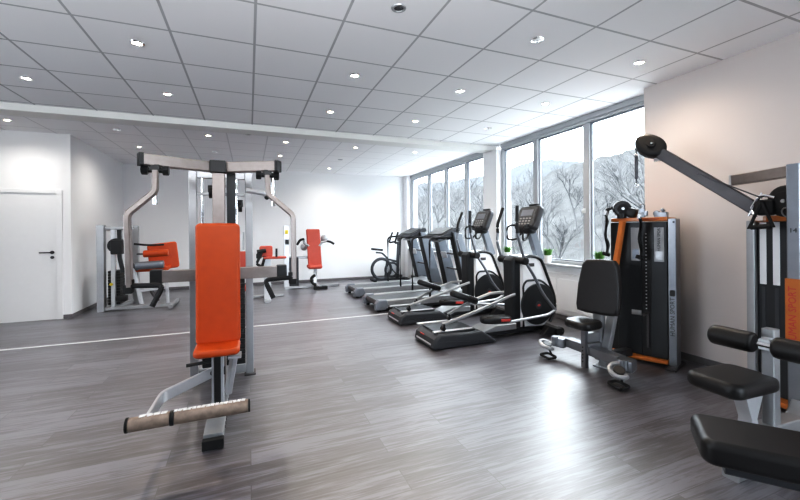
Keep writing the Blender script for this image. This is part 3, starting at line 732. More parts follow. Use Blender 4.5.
    # swinging arms, connecting rods and pedals; the two sides are half a turn apart
    for s, f in ((-1, 0.0), (1, 1.0)):
        y = s*.235
        top = 1.12 if s < 0 else 1.18
        sw = MB().tube(rnd([(1.20+.05*f, y, 1.32), (1.24, y, 1.18), (1.31, y, .965), (1.45, y, .78), (1.60+.05*f, y, .52), (1.80-.2*f, y, .31+.06*f)], .12, 6), .019, 12).build('swing_arm', M['gunmetal'], t)
        MB().tube(rnd([(1.20+.14*f, y, 1.66), (1.195+.05*f, y, 1.43), (1.203+.05*f, y, 1.315)], .10, 6), .021, 12).build('arm_grip', M['black'], sw)
        MB().cyl((1.31, y-.03, .965), (1.31, y+.03, .965), .05, 18, .01).build('pivot_boss', M['black'], sw)
        # pedal arm: lower tube from the swing arm foot back to the pedal, and roller rail to the housing
        zf = .31+.06*f; xf = 1.80-.2*f
        MB().tube(rnd([(xf, y, zf), (xf-.12, y, zf-.055), (1.05, y, .22+.14*f), (.84, y, .23+.15*f)], .08, 6), .018, 12).build('connecting_rod', M['silver_pale'], t)
        yr = s*.15 + .15*f
        ra = MB().bar([(.18+.32*f, yr, .255), (.66+.2*f, yr, .375+.03*f), (1.12, yr*.8, .50), (1.26, s*.10, .53)], .034, .034, up=(0, 0, 1)).build('roller_arm', M['silver'], t)
        MB().cyl((.19+.32*f, yr-.03, .212), (.19+.32*f, yr+.03, .212), .026, 18, .006).bar([(.19+.32*f, yr-.025, .21), (.19+.32*f, yr-.025, .265)], .035, .015, up=(1, 0, 0)).build('roller', M['black'], ra)
        MB().bar([(.06, yr, .178), (.58, yr, .178)], .05, .018).build('track', M['silver_pale'], t)
        # pedal
        px = .86 - .14*f; pz = .275 + .20*f
        a = .05 + .30*f
        R = Matrix.Rotation(a, 3, 'Y')
        pd = MB().prism([(-.21+.42*(1-math.cos(k*PI/9))/2, .085*math.sin(k*PI/9)**.6) for k in range(10)] + [(.21-.42*(1-math.cos(k*PI/9))/2, -.085*math.sin(k*PI/9)**.6) for k in range(1, 9)], (px, s*.245, pz), R @ V((1, 0, 0)), V((0, 1, 0)), .085, .03).build('pedal', M['black'], t)
        MB().box(V((px, s*.245, pz))+R @ V((0, 0, .04)), (.32, .11, .012), R, .005).build('pedal_tread', M['rubber'] if f == 0 else M['silver'], pd)
        MB().box(V((px+.08, s*.245-.088, pz)), (.13, .012, .03), R, .004).build('pedal_badge', M['red_ink'] if f == 0 else M['dark_steel'], pd)
    return t
el = elliptical(); el.location = (1.91, 4.08, 0)
tag(el, 'black and white elliptical trainer nearest the camera, left of the black padded chair', 'elliptical trainer', 'elliptical trainers facing the windows')
el2 = copy_tree(el); el2.location = (1.98, 5.27, 0)
tag(el2, 'black and white elliptical trainer between the treadmills and the nearer elliptical', 'elliptical trainer', 'elliptical trainers facing the windows')

# ------------------------------------------------------------------ exercise bike by the far wall
def bike():
    Y = 9.75; Q = lambda u, v, y=Y: P(u, v, Y=y)
    O = Q(388, 280); O.z = 0
    t = thing('exercise_bike', O, 'slim dark exercise bike standing against the far wall behind the treadmills', 'exercise bike')
    B = lambda: MB(O)
    c1 = Q(381.5, 271.5); c2 = Q(392, 272.5)
    c1.z = .335; c2.z = .30
    B().torus(c1, (0, 1, 0), .27, .042, 32, 8).build('rear_ring', M['graphite'], t)
    fw = B().torus(c2, (0, 1, 0), .19, .034, 32, 8).cyl(c2-V((0, .02, 0)), c2+V((0, .02, 0)), .03, 14).build('flywheel', M['graphite'], t)
    B().prism(rrect(.34, .34, .16), c2, (1, 0, 0), (0, 0, 1), .012).build('wheel_disc', M['silver_pale'], fw)
    sd = Q(377, 249.5)
    B().bar([(c1.x-.28, Y, .04), (c2.x+.45, Y, .04)], .06, .05).bar([(c1.x-.22, Y-.15, .03), (c1.x-.22, Y+.25, .03)], .07, .05).bar([(c2.x+.40, Y-.25, .03), (c2.x+.40, Y+.25, .03)], .07, .05).build('base_frame', M['graphite'], t)
    B().bar(rnd([(c1.x+.1, Y, .06), (c1.x+.17, Y, .62), Q(382, 253), Q(376, 252.5)], .05), .045, .05, up=(0, 1, 0)).bar([(c1.x+.15, Y, .60), (c2.x+.2, Y, .50)], .05, .05, up=(0, 1, 0)).build('seat_post', M['graphite'], t)
    B().prism([(-.16, .05), (-.10, .10), (.0, .05), (.17, .022), (.17, -.022), (0, -.05), (-.10, -.10), (-.16, -.05)], sd, (1, 0, -.12), (0, 1, 0), .06, .02).build('saddle', M['black'], t)
    hb = Q(398, 243)
    B().bar([(c2.x+.15, Y, .06), (hb.x+.02, Y, hb.z)], .07, .09, up=(0, 1, 0)).build('front_post', M['graphite'], t)
    h = B()
    for s in (-1, 1):
        h.tube(rnd([hb, hb+V((-.05, s*.20, .03)), hb+V((-.18, s*.22, .0)), hb+V((-.12, s*.22, .20)), hb+V((-.08, s*.21, .30))], .05), .026, 8)
    h.build('handlebar', M['black'], t)
    B().box(hb+V((.02, 0, .10)), (.05, .16, .10), bev=.015).build('monitor', M['black'], t)
    B().bar([(c2.x-.02, Y-.08, .30), (c2.x+.10, Y-.08, .18)], .025, .02, up=(0, 1, 0)).box((c2.x+.10, Y-.14, .18), (.09, .09, .025), bev=.005).build('pedal', M['black'], t)
bike()

# ------------------------------------------------------------------ potted plants on the sill
def plant():
    t = thing('potted_plant', (0, 0, 0), None, None)
    MB().lathe((0, 0, 0), [(0, .002), (.042, .0), (.047, .004), (.062, .115), (.058, .118), (.05, .10), (0, .10)], 24).build('pot', M['pot'], t)
    MB().cyl((0, 0, .092), (0, 0, .101), .049, 20).build('soil', M['soil'], t)
    g = MB(); rr = random.Random(3)
    for i in range(170):
        a = rr.uniform(0, 2*PI); r = .045*math.sqrt(rr.random()); L = rr.uniform(.08, .15); le = rr.uniform(.1, .75)
        d = V((math.cos(a), math.sin(a), 0)); p0 = V((r*d.x, r*d.y, .10)); w = d.cross(V((0, 0, 1)))*.0045
        p1 = p0+d*L*le*.4+V((0, 0, L*.65)); p2 = p0+d*L*le+V((0, 0, L*(1-.25*le)))
        g._add([p0-w, p0+w, p1+w*1.1, p1-w*1.1, p2], [(0, 1, 2, 3), (3, 2, 4)])
    g.build('foliage', M['leaf'], t)
    return t
pp = plant(); pp.location = (XW-.075, 4.63, SZ)
tag(pp, 'green grassy plant in white pot on the sill, right of the near elliptical console', 'potted plant', 'potted plants on the window sill')
p2 = copy_tree(pp); p2.location = (XW-.075, 5.62, SZ); p2.rotation_euler.z = 1.2
tag(p2, 'green grassy plant in white pot on the sill, half hidden behind the near elliptical grips', 'potted plant', 'potted plants on the window sill')
p3 = copy_tree(pp); p3.location = (XW-.075, 3.69, SZ); p3.rotation_euler.z = 2.5
tag(p3, 'green grassy plant in white pot on the sill, nearest the charcoal cable machine', 'potted plant', 'potted plants on the window sill')

# ------------------------------------------------------------------ cable machine with chair, at the right wall end
def pulley_head(B, c, ax, r, parent, name='pulley'):
    ax = V(ax).normalized(); c = V(c)
    p = B().cyl(c-ax*.03, c+ax*.03, r, 30, .012).build(name, M['black'], parent)
    B().cyl(c-ax*.034, c+ax*.034, r*.62, 26, .004).build('pulley_face', M['rubber'], p)
    B().cyl(c-ax*.040, c+ax*.040, .014, 12).build('axle_bolt', M['silver'], p)
    return p
def ribbon(mb, pts, w=.035, side=(0, 1, 0)):
    return mb.bar(pts, .006, w, up=side, ch=.001) if False else mb.sweep(pts, [(-w/2, -.003), (w/2, -.003), (w/2, .003), (-w/2, .003)], up=V(side))
def cabinet(t, loc_text=True):
    """shared weight cabinet in local axes: x along its front, y into the wall, z up"""
    B = MB
    w, dep, zt = .52, .29, 1.44
    B().prism([(-.26, .0), (-.17, -.035), (.26, -.035), (.26, .27), (-.26, .27)], (0, 0, .74), (1, 0, 0), (0, 1, 0), 1.37, .004).build('side_shell', M['charcoal'], t)
    # front panels left and right of the open slot
    B().span((-.175, -.055, .075), (.045, -.03, 1.425), .006).span((.13, -.055, .075), (.265, -.03, 1.425), .006).build('front_panel', M['charcoal'], t)
    slot = B().span((.045, -.045, .08), (.13, -.033, 1.425)).build('slot_back', M['black'], t)
    for k in range(22): B().cyl((.085, -.052, .55+.036*k), (.085, -.044, .55+.036*k), .0065, 10).build('pin_hole', M['silver_pale'], slot)
    B().box((.10, -.058, .34), (.022, .018, .36), bev=.003).build('guide_rail', M['dark_steel'], slot)
    B().tube([(.085, -.05, .50), (.085, -.12, .50)], .011, 10).ball((.085, -.125, .50), (.03, .03, .03)).build('selector_pin', M['dark_steel'], slot)
    B().box((-.0, -.059, .50), (.09, .008, .05), bev=.002).build('weight_label', M['placard'], t)
    for k in range(4): B().cyl((-.145, -.058, 1.12+.018*k), (-.145, -.053, 1.12+.018*k), .005, 8).build('vent_hole', M['silver_pale'], t)
    pl1 = B().box((-.005, -.058, 1.20), (.085, .006, .34), bev=.001).build('instruction_placard', M['placard'], t)
    B().box((-.005, -.0615, 1.10), (.06, .002, .10)).build('printed_panel', M['tm_grey'], pl1)
    pl2 = B().box((.20, -.058, 1.20), (.085, .006, .34), bev=.001).build('instruction_placard', M['placard'], t)
    text('lettering', 'HUMAN SPORT', .036, M['ink'], pl2, (.20, -.0615, 1.26), (0, 0, 1), (-1, 0, 0), .0006)
    B().box((.20, -.0615, 1.09), (.06, .002, .08)).build('printed_panel', M['silver'], pl2)
    # orange crown and plinth, bowed forward
    def bow(f): return [(-.255, .05), (-.245, -.03*f), (-.16, -.085*f), (0, -.10*f), (.27, -.075*f), (.27, .27), (-.255, .27)]
    cr = B().prism(bow(.9), (0, 0, 1.452), (1, 0, 0), (0, 1, 0), .038, .006).build('crown', M['orange_paint'], t)
    text('lettering', 'HUMAN SPORT', .022, M['red_ink'], cr, (.13, -.0865, 1.452), (1, .055, 0), (0, 0, 1), .0006)
    B().prism(bow(1.15), (0, 0, .05), (1, 0, 0), (0, 1, 0), .035, .006).build('plinth', M['orange_paint'], t)
    # silver end post with lettering
    po = B().span((.272, -.055, .02), (.340, .10, 1.455), .006).build('end_post', M['gunmetal'], t)
    B().span((.262, -.16, 0), (.355, .20, .022), .004).build('post_foot', M['dark_steel'], po)
    B().cyl((.32, -.0565, 1.42), (.32, -.052, 1.42), .010, 12).build('bolt', M['black'], po)
    text('lettering', 'HUMAN SPORT', .054, M['ink'], po, (.306, -.0555, .50), (0, 0, 1), (-1, 0, 0), .0006)
    B().prism(rrect(.042, .06, .01), (.306, -.056, .73), (1, 0, 0), (0, 0, 1), .001).build('emblem', M['ink'], po)
def cable_chair():
    A, Bp = V((3.66, 2.98, 0)), V((3.84, 2.49, 0))
    ux = (Bp-A).normalized(); O = (A+Bp)/2
    rz = math.atan2(ux.y, ux.x)
    t = thing('cable_machine', O, 'charcoal cable machine with orange top and black padded chair, beside the window corner', 'exercise machine', rz)
    cabinet(t)
    inv = (Matrix.Translation(O) @ Matrix.Rotation(rz, 4, 'Z')).inverted()
    L = lambda p: inv @ V(p)                       # world to machine axes
    LR = lambda v: inv.to_3x3() @ V(v)
    B = lambda: MB()
    # orange strut and pulley heads on the crown
    B().bar([L((3.60, 2.79, 1.435)), L((3.55, 2.84, .95))], .05, .05, up=LR((0, 1, 0))).build('front_strut', M['orange_paint'], t)
    c = L(P(625.5, 208.5, Y=2.78)); c = L((3.64, 2.83, 1.57))
    pm = pulley_head(B, c, LR((-.55, -.8, 0)), .085, t, 'top_pulley')
    B().box(c+V((.07, .04, -.045)), (.13, .09, .11), Matrix.Rotation(.3, 3, 'Y'), .03).cyl(c+V((0, 0, -.10)), c+V((.0, .0, -.05)), .045, 16).bar([c+V((-.07, 0, .02)), c+V((-.14, 0, -.005)), c+V((-.15, 0, -.05))], .03, .035, up=(0, 1, 0)).build('pulley_arm', M['black'], pm)
    B().lathe(c+V((.04, .04, -.105)), [(0, 0), (.04, 0), (.04, .03), (.03, .05), (0, .05)], 16).build('swivel_mount', M['silver'], pm)
    # chrome swivel at the middle of the crown and camera-shaped latch
    sw = B()
    q = V((.075, -.12, 1.47))
    sw.cyl(q+V((0, 0, 0)), q+V((0, 0, .045)), .028, 16, .004).box(q+V((0, 0, .07)), (.05, .03, .05), bev=.006).torus(q+V((0, 0, .115)), (0, 1, 0), .022, .005, 20, 8).box(q+V((.03, 0, .04)), (.035, .03, .05), bev=.006)
    sw.build('cable_clip', M['gunmetal'], t)
    B().box((.20, .03, 1.498), (.11, .07, .055), bev=.006).cyl((.165, -.005, 1.51), (.165, .06, 1.51), .03, 16, .004).cyl((.215, -.02, 1.53), (.235, -.02, 1.55), .02, 12).build('cam_lock', M['gunmetal'], t)
    # hanging straps
    def strap(x, y, z0, z1, name='hand_strap'):
        pts = []
        n = 13
        for i in range(n):
            f = i/(n-1); pts.append(V((x+.010*math.sin(f*9), y-.012*math.sin(f*7), z0+(z1-z0)*f)))
        pts2 = [V((p.x+.016+.012*math.sin(k*.9), p.y-.03-.012*math.sin(k*1.3), p.z)) for k, p in enumerate(pts)]
        s_ = ribbon(B(), pts, .06, (1, 0, 0)).build(name, M['strap'], t)
        ribbon(B(), pts2, .07, (1, .25, 0)).build('strap_loop', M['strap'], s_)
        B().cyl((x-.03, y-.02, z1+.02), (x+.04, y-.02, z1), .02, 12, .004).build('strap_grip', M['rubber'], s_)
        B().box((x, y-.01, z0+.02), (.035, .02, .05), bev=.006).build('buckle', M['silver'], s_)
        return s_
    strap(.055, -.13, 1.46, 1.06)
    cL = c+V((-.15, -.01, -.06)); strap(cL.x, cL.y, cL.z, 1.08)
    # ------- chair
    def Bw(): return MB()
    sx, sy = 3.035, 2.785
    s = Bw().prism(rrect(.27, .30, .08), L((sx, sy, .435)), LR((1, 0, .03)), LR((0, 1, 0)), .075, .03, 4).build('seat_pad', M['leather'], t)
    bo = [(-.185, -.262), (-.10, -.275), (.10, -.275), (.185, -.262), (.20, -.20), (.195, .0), (.165, .21), (.13, .262), (0, .27), (-.13, .262), (-.165, .21), (-.195, .0), (-.20, -.20)]
    bo = [(1.06*q[0], q[1]) for q in bo]
    b = Bw().prism(bo, L((3.225, 2.76, .79)), LR((.22, -1, 0)), LR((.10, 0, 1)), .09, .03, 4).build('back_pad', M['leather_brown'], t)
    f = Bw().bar([L((3.26, 2.78, .05)), L((3.24, 2.78, .50)), L((3.27, 2.78, .95))], .06, .10, up=LR((0, 1, 0)))
    f.bar([L((3.06, 2.79, .19)), L((3.26, 2.78, .19))], .09, .10).bar([L((3.07, 2.79, .29)), L((3.26, 2.78, .29))], .06, .09)
    f.box(L((3.26, 2.74, .008)), (.16, .16, .016), bev=.004)
    f.bar([L((3.20, 2.70, .02)), L((3.30, 2.66, .58))], .05, .085, up=LR((0, 1, 0)))
    f.build('chair_frame', M['silver'], t)
    Bw().bar([L((3.27, 2.78, .09)), L((3.64, 2.76, .09))], .08, .07).build('frame_link', M['charcoal'], t)
    sp = Bw().bar([L((3.06, 2.79, .0)), L((3.06, 2.79, .40))], .05, .055, up=LR((0, 1, 0))).build('seat_post', M['gunmetal'], t)
    ho = B()
    for k in range(5): ho.cyl(L((3.033, 2.79, .06+.035*k)), L((3.030, 2.79, .06+.035*k)), .007, 8)
    ho.build('perforation', M['black'], sp)['kind'] = 'stuff'
    # low cross bar with swivel pulleys at both ends
    cbm = B().bar([L((3.13, 3.06, .17)), L((3.10, 2.42, .17))], .10, .09).build('cross_bar', M['gunmetal'], t)
    for yy, sg in ((3.12, 1), (2.36, -1)):
        q = V((3.08, yy, .16))
        h = B().box(L(q), (.13, .13, .10), bev=.015).cyl(L(q+V((-.06, sg*.02, -.03))), L(q+V((-.06, sg*.02, .06))), .035, 16, .005).build('swivel_block', M['gunmetal'], t)
        cc = q+V((-.12, sg*.07, -.035)) if sg > 0 else q+V((-.13, -.03, -.02))
        ax = LR((.15, -.35*sg, 1)) if sg > 0 else LR((-.35, -.45, 1))
        g = B().torus(L(cc), ax, .075, .020, 24, 8, 0, 1.55*PI, ref=LR((1, 0, 0))).build('pulley_guard', M['silver'], h)
        B().cyl(L(cc)-ax.normalized()*.012, L(cc)+ax.normalized()*.012, .045, 22, .004).build('wheel', M['black'], g)
        hs = q+V((-.16, sg*.02, 0)) if sg > 0 else q+V((-.16, -.04, 0)); hs.z = .02
        k = B().tube(rnd([L(hs+V((-.05, -.07, 0))), L(hs+V((.05, -.075, .005))), L(hs+V((.06, .06, .01))), L(hs+V((-.04, .07, .005))), L(hs+V((-.05, -.07, 0)))], .03), .013, 8).build('hand_grip', M['rubber'], h)
        B().tube([L(hs+V((.055, 0, .01))), L(cc)], .010, 8).build('grip_strap', M['strap'], h)
cable_chair()

# ------------------------------------------------------------------ cable column with thigh-roller seat, right foreground
def cable_column():
    O = V((3.74, 1.47, 0)); rz = -PI/2
    t = thing('cable_column', O, 'charcoal cable column with long angled arm and orange trim at the right edge of the photo', 'exercise machine', rz)
    inv = (Matrix.Translation(O) @ Matrix.Rotation(rz, 4, 'Z')).inverted()
    L = lambda p: inv @ V(p)
    LR = lambda v: inv.to_3x3() @ V(v)
    B = lambda: MB()
    B().span((-.25, -.03, .075), (.26, .36, 1.40), .006).build('side_shell', M['charcoal'], t)
    B().span((-.31, -.065, 0), (-.255, .36, 1.415), .008).build('edge_post', M['silver'], t)
    for x in (-.215, -.135): 
        B().span((x-.02, -.040, .92), (x+.02, -.0305, 1.40), .002).build('instruction_placard', M['white_plastic'], t)
        B().span((x-.012, -.036, .09), (x+.012, -.031, .90), .002).build('panel_seam', M['graphite'], t)
    cr = B().prism([(-.23, .0), (-.17, -.09), (.0, -.13), (.28, -.13), (.28, .36), (-.23, .36)], (0, 0, 1.425), (1, 0, 0), (0, 1, 0), .045, .006).build('crown', M['orange_paint'], t)
    text('lettering', 'HUMAN SPORT', .03, M['red_ink'], cr, (.12, -.1315, 1.426), (1, 0, 0), (0, 0, 1), .0006)
    B().prism([(-.25, .0), (-.2, -.09), (.0, -.13), (.28, -.13), (.28, .36), (-.25, .36)], (0, 0, .05), (1, 0, 0), (0, 1, 0), .04, .006).build('plinth', M['orange_paint'], t)
    # front post with orange sleeve
    pb, ptp = V((.04, -.20, 0)), V((.04, -.20, 1.80))
    fp = B().bar([pb, ptp], .075, .06, up=(0, 1, 0)).build('front_post', M['gunmetal'], t)
    sl = B().bar([(.04, -.205, .50), (.04, -.205, 1.00)], .088, .075, up=(0, 1, 0)).build('post_sleeve', M['orange_paint'], fp)
    text('lettering', 'HUMAN SPORT', .06, M['red_ink'], sl, (.04, -.2445, .74), (0, 0, 1), (-1, 0, 0), .0006)
    text('number', '14', .045, M['ink'], fp, (.04, -.2325, 1.335), (1, 0, 0), (0, 0, 1), .0008)
    # long arm reaching up and back toward the window
    root = L((3.70, 1.72, 1.50)); head = L((3.53, 2.36, 2.06)); d = (head-root).normalized()
    arm = B().bar([root-d*.02, head-d*.02], .085, .095).build('long_arm', M['dark_steel'], t)
    B().bar([root+d*.45+V((0, 0, -.055)), head-d*.0+V((0, 0, -.055))], .03, .016).build('arm_underside', M['silver_pale'], arm)
    B().box(head+d*.02, (.05, .05, .11), bev=.006).box(head+d*.0+V((0, 0, -.06)), (.07, .06, .05), bev=.008).build('head_bracket', M['chrome'], arm)
    hc = head+d*.085+V((0, 0, .01)); ax = LR((-.6, -.75, .1))
    ph = B().prism([(.155*math.cos(a)*(1.0 if math.cos(a) > 0 else .85), .105*math.sin(a)) for a in [2*PI*i/28 for i in range(28)]], hc, d, d.cross(V(ax).normalized()) , .10, .035, 4).build('pulley_housing', M['black'], arm)
    axn = d.cross(d.cross(V(ax).normalized())).normalized()
    B().cyl(hc-axn*.06, hc+axn*.06, .035, 18, .004).cyl(hc-d*.13+V((0, 0, .05)), hc-d*.03+V((0, 0, .085)), .022, 12).build('housing_cap', M['rubber'], ph)
    B().cyl(hc-axn*.064, hc+axn*.064, .010, 10).build('axle_bolt', M['chrome'], ph)
    tip = hc+d*.13+V((0, 0, -.03)); e0 = tip+V((-.035, 0, -.06))
    B().bar([hc+d*.10+V((0, 0, -.01)), e0], .03, .045, up=(0, 1, 0)).build('cable_guide', M['black'], ph)
    cb = B().cyl(e0, e0+V((0, 0, -.32)), .006, 8).cyl(e0+V((0, 0, -.06)), e0+V((0, 0, -.28)), .015, 12, .003).build('cable', M['cable'], ph)
    B().torus(e0+V((0, 0, -.34)), (0, 1, 0), .016, .005, 18, 6).box(e0+V((0, 0, -.05)), (.02, .02, .03), bev=.004).build('end_ring', M['chrome'], cb)
    # second arm, level, over the column
    a, b = L((3.86, 1.95, 1.765)), L((3.56, .95, 1.775))
    b = L((3.70, 1.0, 1.80))
    ua = B().bar([a, b], .07, .085).build('level_arm', M['steel'], t)
    dd = (b-a).normalized(); B().bar([a-dd*.012, a+dd*.004], .078, .092).build('arm_cap', M['silver_pale'], ua)
    B().span((.0, -.18, 1.42), (.08, -.10, 1.78), .005).build('arm_stand', M['silver'], t)
    # big pulley pair on the crown
    pc = V((-.045, -.10, 1.55))
    pm = pulley_head(B, pc, (-.25, -1, 0), .115, t, 'crown_pulley')
    B().prism([(.118*math.cos(a), .118*math.sin(a)) for a in [PI*i/10-.3 for i in range(11)]], pc+V((.01, .06, 0)), (1, 0, 0), (0, 0, 1), .06, .01).box(pc+V((-.12, .0, -.04)), (.13, .10, .12), bev=.03).build('pulley_cover', M['rubber'], pm)
    B().cyl(pc+V((.06, .0, -.125)), pc+V((.06, 0, -.06)), .035, 16, .005).torus(pc+V((.02, -.05, -.085)), (.4, 1, .3), .035, .005, 18, 6).build('swivel_mount', M['silver'], pm)
    B().tube(rnd([pc+V((-.06, -.02, .03)), pc+V((-.14, -.03, .06)), pc+V((-.20, -.03, -.05)), pc+V((-.17, -.03, -.11))], .05), .012, 8).tube([pc+V((-.13, -.03, .07)), pc+V((-.22, -.02, -.10))], .008, 8).build('cable_hook', M['chrome'], pm)
    B().tube([root+d*.45+V((0, -.06, .03)), pc+V((-.12, -.05, .03))], .005, 8).build('cable', M['cable'], t)
    # triangular handle hanging at the corner
    h0 = pc+V((-.12, -.06, .01))
    th = B().tube([h0, h0+V((-.075, 0, -.20)), h0+V((.065, 0, -.19)), h0], .011, 10, up=(0, 1, 0)).build('triangle_handle', M['strap'], t)
    B().cyl(h0+V((-.065, 0, -.20)), h0+V((.055, 0, -.19)), .018, 14).build('grip', M['rubber'], th)
    # ---- seat with thigh rollers on a common base beam
    sx, sy = 2.62, 1.30
    fr = B().bar([L((3.0, 1.22, .19)), L((3.6, 1.43, .10))], .09, .10).bar([L((2.66, 1.24, .19)), L((3.02, 1.225, .19))], .09, .10).bar([L((2.66, 1.24, .03)), L((2.66, 1.24, .2))], .09, .08, up=(0, 1, 0)).bar([L((2.40, 1.24, .03)), L((2.9, 1.24, .03))], .08, .06).build('seat_frame', M['silver'], t)
    B().prism([(-.05, 0), (.06, 0), (.02, .1), (.10, .27), (-.10, .27), (-.03, .1)], L((2.63, 1.27, .18)), LR((1, 0, 0)), (0, 0, 1), .07, .006).build('seat_support', M['silver_pale'], fr)
    B().prism(rrect(.43, .29, .07), L((2.57, 1.315, .48)), LR((1, 0, -.03)), LR((.05, 1, 0)), .085, .032, 4).build('seat_pad', M['leather'], t)
    rp = B().bar([L((2.76, 1.225, .2)), L((2.76, 1.225, .78))], .06, .065, up=(0, 1, 0)).bar([L((2.76, 1.225, .705)), L((2.66, 1.21, .705))], .05, .06).build('roller_post', M['silver'], t)
    B().cyl(L((2.655, 1.45, .705)), L((2.655, .88, .705)), .014, 12).build('roller_axle', M['chrome'], rp)
    B().cyl(L((2.655, 1.465, .705)), L((2.655, 1.245, .705)), .058, 28, .022).build('thigh_roller', M['leather'], rp)
    B().cyl(L((2.655, 1.165, .705)), L((2.655, .86, .705)), .058, 28, .022).build('thigh_roller', M['leather'], rp)
cable_column()

# ------------------------------------------------------------------ bench in the right corner
def bench():
    a = math.atan2(-.77, .63)
    O = V((2.105, .678, 0))
    t = thing('padded_bench', O, 'long black leather padded bench cut off by the bottom right corner of the photo', 'bench', a)
    B = lambda: MB()
    B().prism(rrect(.98, .30, .05), (.0, 0, .455), (1, 0, 0), (0, 1, 0), .10, .03, 5).build('bench_pad', M['leather'], t)
    B().bar([(-.40, 0, .375), (.46, 0, .375)], .12, .06).build('bench_rail', M['graphite'], t)
    B().bar([(.02, 0, .35), (.0, 0, .03)], .07, .06, up=(0, 1, 0)).bar([(.38, 0, .35), (.40, 0, .03)], .07, .06, up=(0, 1, 0)).bar([(.0, -.22, .03), (.0, .22, .03)], .08, .06).bar([(.40, -.22, .03), (.40, .22, .03)], .08, .06).bar([(.0, 0, .03), (.40, 0, .03)], .07, .05).build('bench_frame', M['silver_pale'], t)
bench()

# ------------------------------------------------------------------ outdoors
def terrain(name, x0, x1, y0, y1, nx, ny, fn, m):
    vs = []; fs = []
    for i in range(nx+1):
        for j in range(ny+1):
            x = x0+(x1-x0)*i/nx; y = y0+(y1-y0)*j/ny; vs.append((x, y, fn(x, y)))
    for i in range(nx):
        for j in range(ny):
            a = i*(ny+1)+j; fs.append((a, a+ny+1, a+ny+2, a+1))
    mb = MB(); mb._add(vs, fs); return struct(mb, name, m)
def near_h(x, y):
    k = max(0, min(1, (x-9.4)/34)); k = k*k*(3-2*k)
    return -1.2 + k*(10.5+2.2*noise.noise(V((x*.05, y*.05, 1)))) + .9*noise.noise(V((x*.25, y*.25, 3)))*k + .55*noise.noise(V((x*.9, y*.9, 5)))*k
terrain('hillside', 5.2, 46, -40, 95, 90, 240, near_h, M['hill_near'])
def far_h(x, y):
    k = max(0, min(1, (x-60)/70)); k = k*k*(3-2*k)
    return -2 + k*(25+7*noise.noise(V((y*.018, x*.01, 8)))+ .06*(y-40)) + 1.2*noise.noise(V((x*.2, y*.2, 3)))*k
terrain('hillside_far', 47, 150, -60, 420, 50, 260, far_h, M['hill_far'])

M['bounce_grey'] = mat('grey_bounce_slab', (.5, .5, .49), .9, var=.1, scale=2, bump=.2)
M['bounce_slab'] = mat('pale_bounce_slab', (.70, .70, .69), .9, var=.05, scale=2, bump=.2)
struct(MB().span((XW+.25, -40, -.35), (9.2, 60, -.20)), 'bounce_slab', M['bounce_grey'])  # unseen slab added to bounce daylight up onto the ceiling
struct(MB().span((-40, -40, -.35), (XW+.2, YB-.25, -.20)).span((-40, YB-.25, -.35), (XL-.25, 8, -.20)), 'bounce_slab_rear', M['bounce_slab'])  # out of view too, added to reflect skylight through the extra windows

def tree(seed, ht):
    rr = random.Random(seed); mb = MB(); tw = MB()
    def grow(p, d, L, r, lev):
        n = 3; pts = [p.copy()]
        for i in range(n):
            d = (d+V((rr.uniform(-1, 1), rr.uniform(-1, 1), rr.uniform(-.2, .6)))*.16).normalized()
            p = p+d*L/n; pts.append(p.copy())
        (mb if lev < 2 else tw).tube(pts, max(r, .004), 6 if lev < 2 else 3)
        if lev >= 4: return
        k = 5 if lev < 3 else 3
        for i in range(k):
            f = rr.uniform(.35, 1) if lev else rr.uniform(.3, 1)
            q = pts[0].lerp(pts[-1], f) if lev else pts[min(n, 1+int(f*n))]
            a = rr.uniform(0, 2*PI)
            dd = (d*rr.uniform(.5, 1.0)+V((math.cos(a), math.sin(a), rr.uniform(.1, .7)))*rr.uniform(.5, .9)).normalized()
            grow(q, dd, L*rr.uniform(.5, .72), r*.55, lev+1)
    grow(V((0, 0, 0)), V((0, 0, 1)), ht*.42, ht*.011, 0)
    return mb, tw
tp = []
for sd, ht in ((2, 7.5), (5, 6.0), (9, 5.0)):
    t = thing('bare_tree', (0, 0, 0), None, None)
    a, b = tree(sd, ht); a.build('trunk', M['bark'], t); b.build('twigs', M['bark'], t); tp.append(t)
rr = random.Random(11)
spots = [(13.5, 9.0, 0), (16.46, 13.89, 1), (10.56, 10.54, 2), (16.88, 18.03, 1), (20.12, 18.89, 2), (11.3, 13.75, 1), (13.43, 20.5, 0), (15.2, 26.2, 1), (15.31, 29.42, 0), (15.95, 34.55, 0), (25.08, 20.14, 2)]
seen = set()
where = ['tallest, crossing the right side of the nearest window pane', 'in the nearest window pane close to its left frame', 'low bushy one in the middle near pane', 'upslope in the middle near pane close to its left frame', 'small one upslope in the middle near pane beside the window handle', 'in the left near pane beside the elliptical console', 'in the far window pane next to the white pillar', 'in the second far pane counted from the white pillar', 'in the third far pane counted from the white pillar', 'in the farthest window pane beyond the treadmills', 'small distant one in the middle of the nearest window pane']
for (x, y, k), wtxt in zip(spots, where):
    o = tp[k] if k not in seen else copy_tree(tp[k]); seen.add(k)
    o.location = (x, y, near_h(x, y)-.05); o.rotation_euler.z = rr.uniform(0, 6.28); s = rr.uniform(.85, 1.15); o.scale = (s, s, s)
    tag(o, 'bare winter tree outside, ' + wtxt, 'tree', 'bare trees outside the windows')

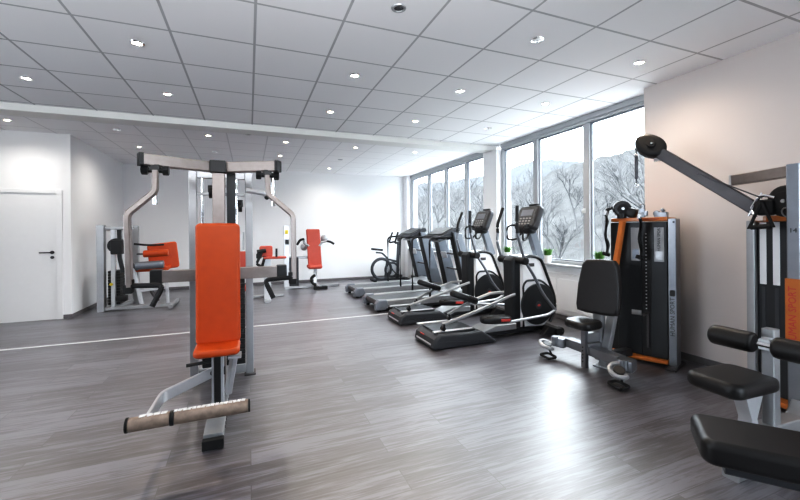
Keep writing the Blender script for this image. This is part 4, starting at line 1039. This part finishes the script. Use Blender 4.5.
# ------------------------------------------------------------------ light
w = bpy.data.worlds.new('overcast'); bpy.context.scene.world = w; w.use_nodes = True
nt = w.node_tree; bg = nt.nodes['Background']
tc = nt.nodes.new('ShaderNodeTexCoord'); sp = nt.nodes.new('ShaderNodeSeparateXYZ'); nt.links.new(tc.outputs['Generated'], sp.inputs[0])
c = ramp(nt, sp.outputs['Z'], [(.0, (.74, .82, .93)), (.35, (.88, .945, 1))])
nt.links.new(c, bg.inputs['Color']); bg.inputs['Strength'].default_value = 6.5

def portal(name, loc, rot, sx, sy):
    ld = bpy.data.lights.new(name, 'AREA'); ld.shape = 'RECTANGLE'; ld.size = sx; ld.size_y = sy; ld.cycles.is_portal = True
    o = bpy.data.objects.new(name, ld); COL.objects.link(o); o.location = loc; o.rotation_euler = rot
portal('sky_portal', (XW+.09, 4.42, 1.88), (0, PI/2, 0), 2.1, 2.9)
portal('sky_portal', (XW+.09, 8.2, 1.88), (0, PI/2, 0), 2.1, 3.8)
portal('sky_portal', (XL-.09, 2.4, 1.82), (0, -PI/2, 0), 1.85, 2.4)
portal('sky_portal', (2.55, YB-.09, 1.62), (PI/2, 0, 0), 2.5, 2.3)
# fill light added out of view, aimed up to brighten the near ceiling
for nm, x, y, sx, e in (('ceiling_fill', -1.6, .7, 5.5, 48),):
    ld = bpy.data.lights.new(nm, 'AREA'); ld.shape = 'RECTANGLE'; ld.size = sx; ld.size_y = .5; ld.energy = e; ld.color = (.95, .97, 1)
    o = bpy.data.objects.new(nm, ld); COL.objects.link(o); o.location = (x, y, 2.15); o.rotation_euler = (PI+math.radians(-38), 0, 0)
sc = bpy.context.scene
sc.view_settings.view_transform = 'Standard'
sc.view_settings.look = 'None'
sc.view_settings.exposure = 1.06
sc.cycles.use_denoising = True
sc.cycles.max_bounces = 10; sc.cycles.diffuse_bounces = 6; sc.cycles.transparent_max_bounces = 16
sc.cycles.sample_clamp_indirect = 20
sc.cycles.caustics_reflective = False; sc.cycles.caustics_refractive = False

vs = sc.view_settings; vs.use_curve_mapping = True
cm = vs.curve_mapping; cu = cm.curves[3]
for p in ((.05, .030), (.20, .195), (.55, .60)): cu.points.new(*p)
cm.update()
